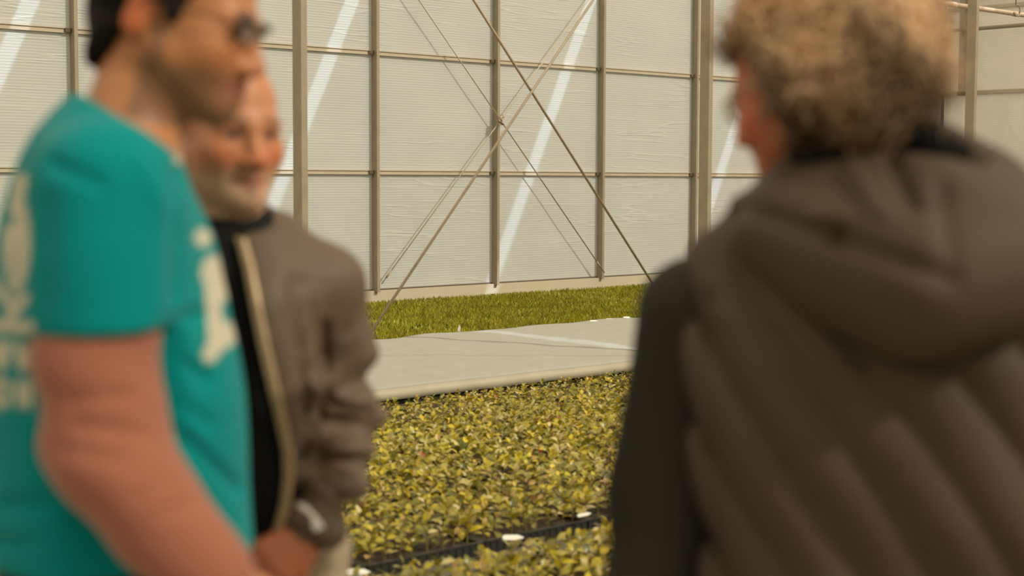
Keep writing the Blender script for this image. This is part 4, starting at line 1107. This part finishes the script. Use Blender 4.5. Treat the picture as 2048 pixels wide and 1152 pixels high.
# ------------------------------------------------------------------ person with curly hair, seen from behind
def person_curly():
    fig = Figure(1760, 1.9); P = fig.P
    SC = 0.92
    R = yaw_pitch(math.pi - math.radians(24), 0.34)
    ho = P(1603, 170, 0.05)
    S = SDF(); head(S, ho, R, SC)
    nb = P(1715, 410, 0.0)
    S.cone(ho + R @ np.array([-0.03, 0, -0.055]), 0.052, nb, 0.062, 0.03)
    shz = P(1760, 560)[2]; hipz = 0.90; cx = P(1800, 800)[0]
    bx = np.array([math.cos(-0.22), math.sin(-0.22), 0])       # across the shoulders, left shoulder further from the camera is negative
    bx = np.array([0.97, -0.24, 0])
    cc_ = np.array([cx, 0.0, 0])
    S.loft([(hipz - 0.06, cx, 0, 0.155, 0.11), (1.02, cx, 0, 0.14, 0.10), (1.22, cx, 0, 0.15, 0.10), (shz - 0.02, cx - 0.02, 0.0, 0.16, 0.09), (shz + 0.06, cx - 0.04, 0, 0.10, 0.06)], 0.04)
    lsh, lel, lwr = P(1405, 625, 0.05), P(1330, 1000, 0.05), P(1290, 1330, -0.04)
    mir = lambda p: cc_ * 2 * np.array([1, 0, 0]) + p * np.array([-1, 1, 1]) + np.array([0, -0.10, 0])
    rsh, rel, rwr = mir(lsh), mir(lel), mir(lwr)
    S.chain([lsh, lel, lwr], [0.05, 0.04, 0.028], 0.02); S.chain([rsh, rel, rwr], [0.05, 0.04, 0.028], 0.02)
    hand(S, lwr, np.array([0.05, 0.15, -1.0]), np.array([1.0, 0.1, 0]), 1, 0.17); hand(S, rwr, np.array([-0.05, 0.15, -1.0]), np.array([-1.0, 0.1, 0]), -1, 0.17)
    an = legs(S, (cx, 0, hipz), 0.080, 0.055, 0.040, 0.09, (1, 0, 0))
    for a in an: S.cone(a, 0.04, a + np.array([-0.02, 0.08, -0.05]), 0.03, 0.03)
    V, Q = S.mesh(0.006, 2)
    col = skin_colours(head_coords(V, ho, R, SC), (0.44, 0.125, 0.058), cheek=0.8, brow=(0.20, 0.13, 0.08), brow_amt=0.6)
    body = fig.local_root('person', fast_mesh('body', V, Q, True, col), M['skin'])
    tag(body, 'person with curly hair in a dark hooded quilted jacket, seen from behind', 'person')
    glasses(ho, R, SC, body, M['wire'], 0.026, 0.019, 0.0022)
    # hair: soft core and a mass of curls
    hcen = P(1692, 118, 0.0)
    S = SDF()
    S.ell(hcen, (0.110, 0.105, 0.098), None, 0.03)
    S.ell(ho + R @ np.array([-0.02, 0, 0.05]) * SC, np.array([0.104, 0.090, 0.088]) * SC, R, 0.03)
    def cut(x, y, z, d):
        hx, hy, hz = head_coords(np.stack([x, y, z], 1), ho, R, SC).T
        d = d + 0.013 * np.sin(48 * x + 20 * z + 1.0) * np.sin(42 * z - 16 * x + 18 * y) + 0.006 * np.sin(95 * x - 60 * y + 50 * z)
        face = np.maximum(0.000 - hx - 0.25 * np.maximum(0, -0.02 - hz), hz - 0.070)
        return np.maximum(d, -face)
    S.post.append(cut)
    V, Q = S.mesh(0.007, 2)
    r = np.random.default_rng(11)
    hair = link('hair', fast_mesh('hair', V, Q, True, np.repeat(np.array([[0.34, 0.22, 0.125]]), len(V), 0)), M['hair_grey'], body)
    vs, fs, cs_ = [], [], []; nn = 0
    seeds = V[r.choice(len(V), 2600)]
    for p0 in seeds:
        h = head_coords(p0[None], ho, R, SC)[0]
        nrm = (p0 - hcen) / np.linalg.norm(p0 - hcen)
        a = np.cross(nrm, r.normal(size=3)); a /= np.linalg.norm(a); b = np.cross(nrm, a)
        rad = r.uniform(0.008, 0.017); turns = r.uniform(0.9, 1.8); ln = r.uniform(0.012, 0.038)
        if h[0] > -0.01 and h[2] < 0.06: ln *= 0.3
        elif r.random() < 0.12: ln *= 1.9
        cl = np.array((0.74, 0.50, 0.29)) * r.uniform(0.7, 1.3) * (0.32 + 0.68 * float(sm(-0.06, 0.05, p0[2] - hcen[2] + 0.05 * math.sin(40 * p0[0] + 25 * p0[2])))) * np.array([1, r.uniform(0.93, 1.03), r.uniform(0.85, 1.1)])  # darker under-hair, with top light and shade below painted into the colour
        n = 9; ts = np.linspace(0, 1, n); ph = r.uniform(0, 6.28); wd = r.uniform(0.0018, 0.0034)
        c = p0[None] - nrm * 0.006 + nrm[None] * (ts * ln)[:, None] + rad * (np.cos(ph + ts * turns * 6.28)[:, None] * a + np.sin(ph + ts * turns * 6.28)[:, None] * b) - np.array([0, 0, 0.012]) * (ts ** 2)[:, None]
        # three-sided strand
        t = np.gradient(c, axis=0); t /= np.linalg.norm(t, axis=1)[:, None] + 1e-9
        u = np.cross(t, nrm); u /= np.linalg.norm(u, axis=1)[:, None] + 1e-9; w = np.cross(t, u)
        w_ = wd * (1 - 0.6 * ts)[:, None]
        ring = np.stack([c + w_ * u, c - 0.5 * w_ * u + 0.87 * w_ * w, c - 0.5 * w_ * u - 0.87 * w_ * w], 1).reshape(-1, 3)
        vs.append(ring); cs_.append(np.repeat(cl[None], len(ring), 0))
        for i in range(n - 1):
            for k in range(3): fs.append((nn + 3 * i + k, nn + 3 * i + (k + 1) % 3, nn + 3 * i + 3 + (k + 1) % 3, nn + 3 * i + 3 + k))
        nn += len(ring)
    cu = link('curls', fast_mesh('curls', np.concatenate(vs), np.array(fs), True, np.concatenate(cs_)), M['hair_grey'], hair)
    cu['kind'] = 'stuff'
    # jacket body with diagonal quilting
    S = SDF(); rows = []
    for y, xl, xr, ry in ((1420, 1420, 2200, 0.165), (1152, 1405, 2215, 0.16), (1000, 1405, 2220, 0.158), (850, 1400, 2220, 0.155), (700, 1385, 2225, 0.148), (620, 1385, 2215, 0.138), (560, 1410, 2180, 0.12), (500, 1470, 2110, 0.10), (450, 1540, 2020, 0.085)):
        a, b = P(xl, y), P(xr, y); rows.append((a[2], (a[0] + b[0]) / 2, 0.0, (b[0] - a[0]) / 2, ry))
    S.loft(rows, 0.04, p=2.4)
    S.cone(P(1640, 450, 0.02), 0.085, P(1920, 450, 0.0), 0.085, 0.06)
    S.cone(P(1500, 540, 0.04), 0.07, P(1640, 450, 0.02), 0.08, 0.06)
    S.cone(P(1920, 450, 0.0), 0.085, P(2140, 540, -0.02), 0.075, 0.06)
    # stand-up collar
    S.cone(P(1655, 440, 0.03), 0.070, P(1715, 405, 0.02), 0.074, 0.04)
    q0 = P(1500, 560); q1 = P(1900, 1150); dv = (q1 - q0); dv[1] = 0; dv /= np.linalg.norm(dv); qn = np.array([-dv[2], 0, dv[0]])
    def quilt(x, y, z, d):
        t = (x - q0[0]) * qn[0] + (z - q0[2]) * qn[2]
        al = (x - q0[0]) * dv[0] + (z - q0[2]) * dv[2]
        per = 0.074
        ph = (t + 0.004 * np.sin(14 * al)) / per
        rdg = np.abs(np.sin(math.pi * ph)) ** 0.6
        amp = 0.015 * sm(0.05, 0.0, y)
        g = waves(x, y, z, [(0.8, 0, 0.5, 20, 0.004), (0.2, 0, 1, 26, 0.0035)], 8)
        return d - amp * (rdg - 0.6) + g
    S.post.append(quilt); S.post.append(creases(fig, [(1470, 430, 1640, 520, 18, 0.012), (1640, 520, 1800, 650, 20, 0.012), (1420, 600, 1430, 1150, 14, 0.004)]))
    V, Q = S.mesh(0.007, 2); jk = link('jacket', fast_mesh('jacket', V, Q), M['quilt'], body)
    for (a, b, c) in ((lsh, lel, lwr), (rsh, rel, rwr)):
        S = SDF(); S.chain([a, b, c], [0.082, 0.076, 0.058], 0.03)
        S.post.append(lambda x, y, z, d: d + waves(x, y, z, [(0.3, 0.2, 1, 30, 0.004), (-0.4, 0.2, 1, 19, 0.004)], 6))
        V, Q = S.mesh(0.008, 2); link('sleeve', fast_mesh('sleeve', V, Q), M['sleeve'], jk)
    # hood lying on the back
    S = SDF()
    hl, hm_, hr = P(1560, 470, -0.06), P(1830, 560, -0.165), P(2060, 450, -0.08)
    S.chain([P(1590, 432, 0.02), P(1605, 470, -0.06), P(1700, 530, -0.115), hm_, P(1960, 525, -0.12), P(1995, 475, -0.05), P(1945, 415, 0.0)], [0.052, 0.062, 0.072, 0.080, 0.074, 0.060, 0.046], 0.05)
    S.chain([P(1610, 440, 0.03), P(1720, 420, -0.03), P(1840, 420, -0.07), P(1950, 405, -0.03)], [0.052, 0.06, 0.066, 0.050], 0.05)
    S.ell(P(1810, 500, -0.09), (0.135, 0.06, 0.075), None, 0.05)
    S.chain([P(1775, 318, 0.05), P(1862, 306, 0.03), P(1940, 350, 0.02), P(2005, 425, 0.0)], [0.026, 0.030, 0.030, 0.032], 0.04)
    LR = np.array([[0.9, 0, 0.43], [0, 1, 0], [-0.43, 0, 0.9]])
    S.ell(P(1872, 303, -0.045), (0.066, 0.060, 0.020), LR, 0.012, 's')
    S.post.append(lambda x, y, z, d: d + waves(x, y, z, [(0.5, 0.1, -0.8, 30, 0.005), (0.9, 0, 0.3, 22, 0.005)], 9))
    S.post.append(creases(fig, [(1500, 420, 1680, 480, 16, 0.010), (1680, 480, 1900, 560, 18, 0.012), (1700, 330, 1760, 420, 14, -0.012), (1780, 320, 1830, 420, 14, 0.012), (1880, 380, 1900, 520, 18, 0.008), (1620, 430, 1700, 430, 12, -0.008)]))
    V, Q = S.mesh(0.007, 2); hd = link('hood', fast_mesh('hood', V, Q), M['quilt'], jk)
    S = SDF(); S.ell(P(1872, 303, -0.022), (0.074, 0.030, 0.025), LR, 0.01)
    V, Q = S.mesh(0.006, 1); link('hood_shade', fast_mesh('hood_shade', V, Q), M['collar_hood_shade'], hd)  # black ellipsoid standing in for the shade inside the hood opening
    S = SDF(); S.chain([P(1600, 372, 0.02), P(1640, 335, -0.01), P(1690, 322, -0.025), P(1765, 322, -0.02)], [0.036, 0.036, 0.036, 0.032], 0.03)
    V, Q = S.mesh(0.006, 1); link('collar', fast_mesh('collar', V, Q), M['collar_hood_shade'], jk)
    S = SDF(); S.loft([(hipz - 0.12, cx, 0, 0.18, 0.13), (hipz + 0.02, cx, 0, 0.172, 0.125), (1.0, cx, 0, 0.155, 0.11)], 0.05)
    legs(S, (cx, 0, hipz), 0.098, 0.080, 0.066, 0.09, (1, 0, 0), 0.04, 0.09)
    S.post.append(lambda x, y, z, d: np.maximum(d + waves(x, y, z, [(0.2, 0.3, 1, 40, 0.004)], 2), 0.06 - z))
    V, Q = S.mesh(0.010, 1); link('trousers', fast_mesh('trousers', V, Q), M['navy'], body)
    for a in an: shoe(fig, a, math.pi / 2 + 0.3, body, M['shoe'], M['sole'])
person_curly()
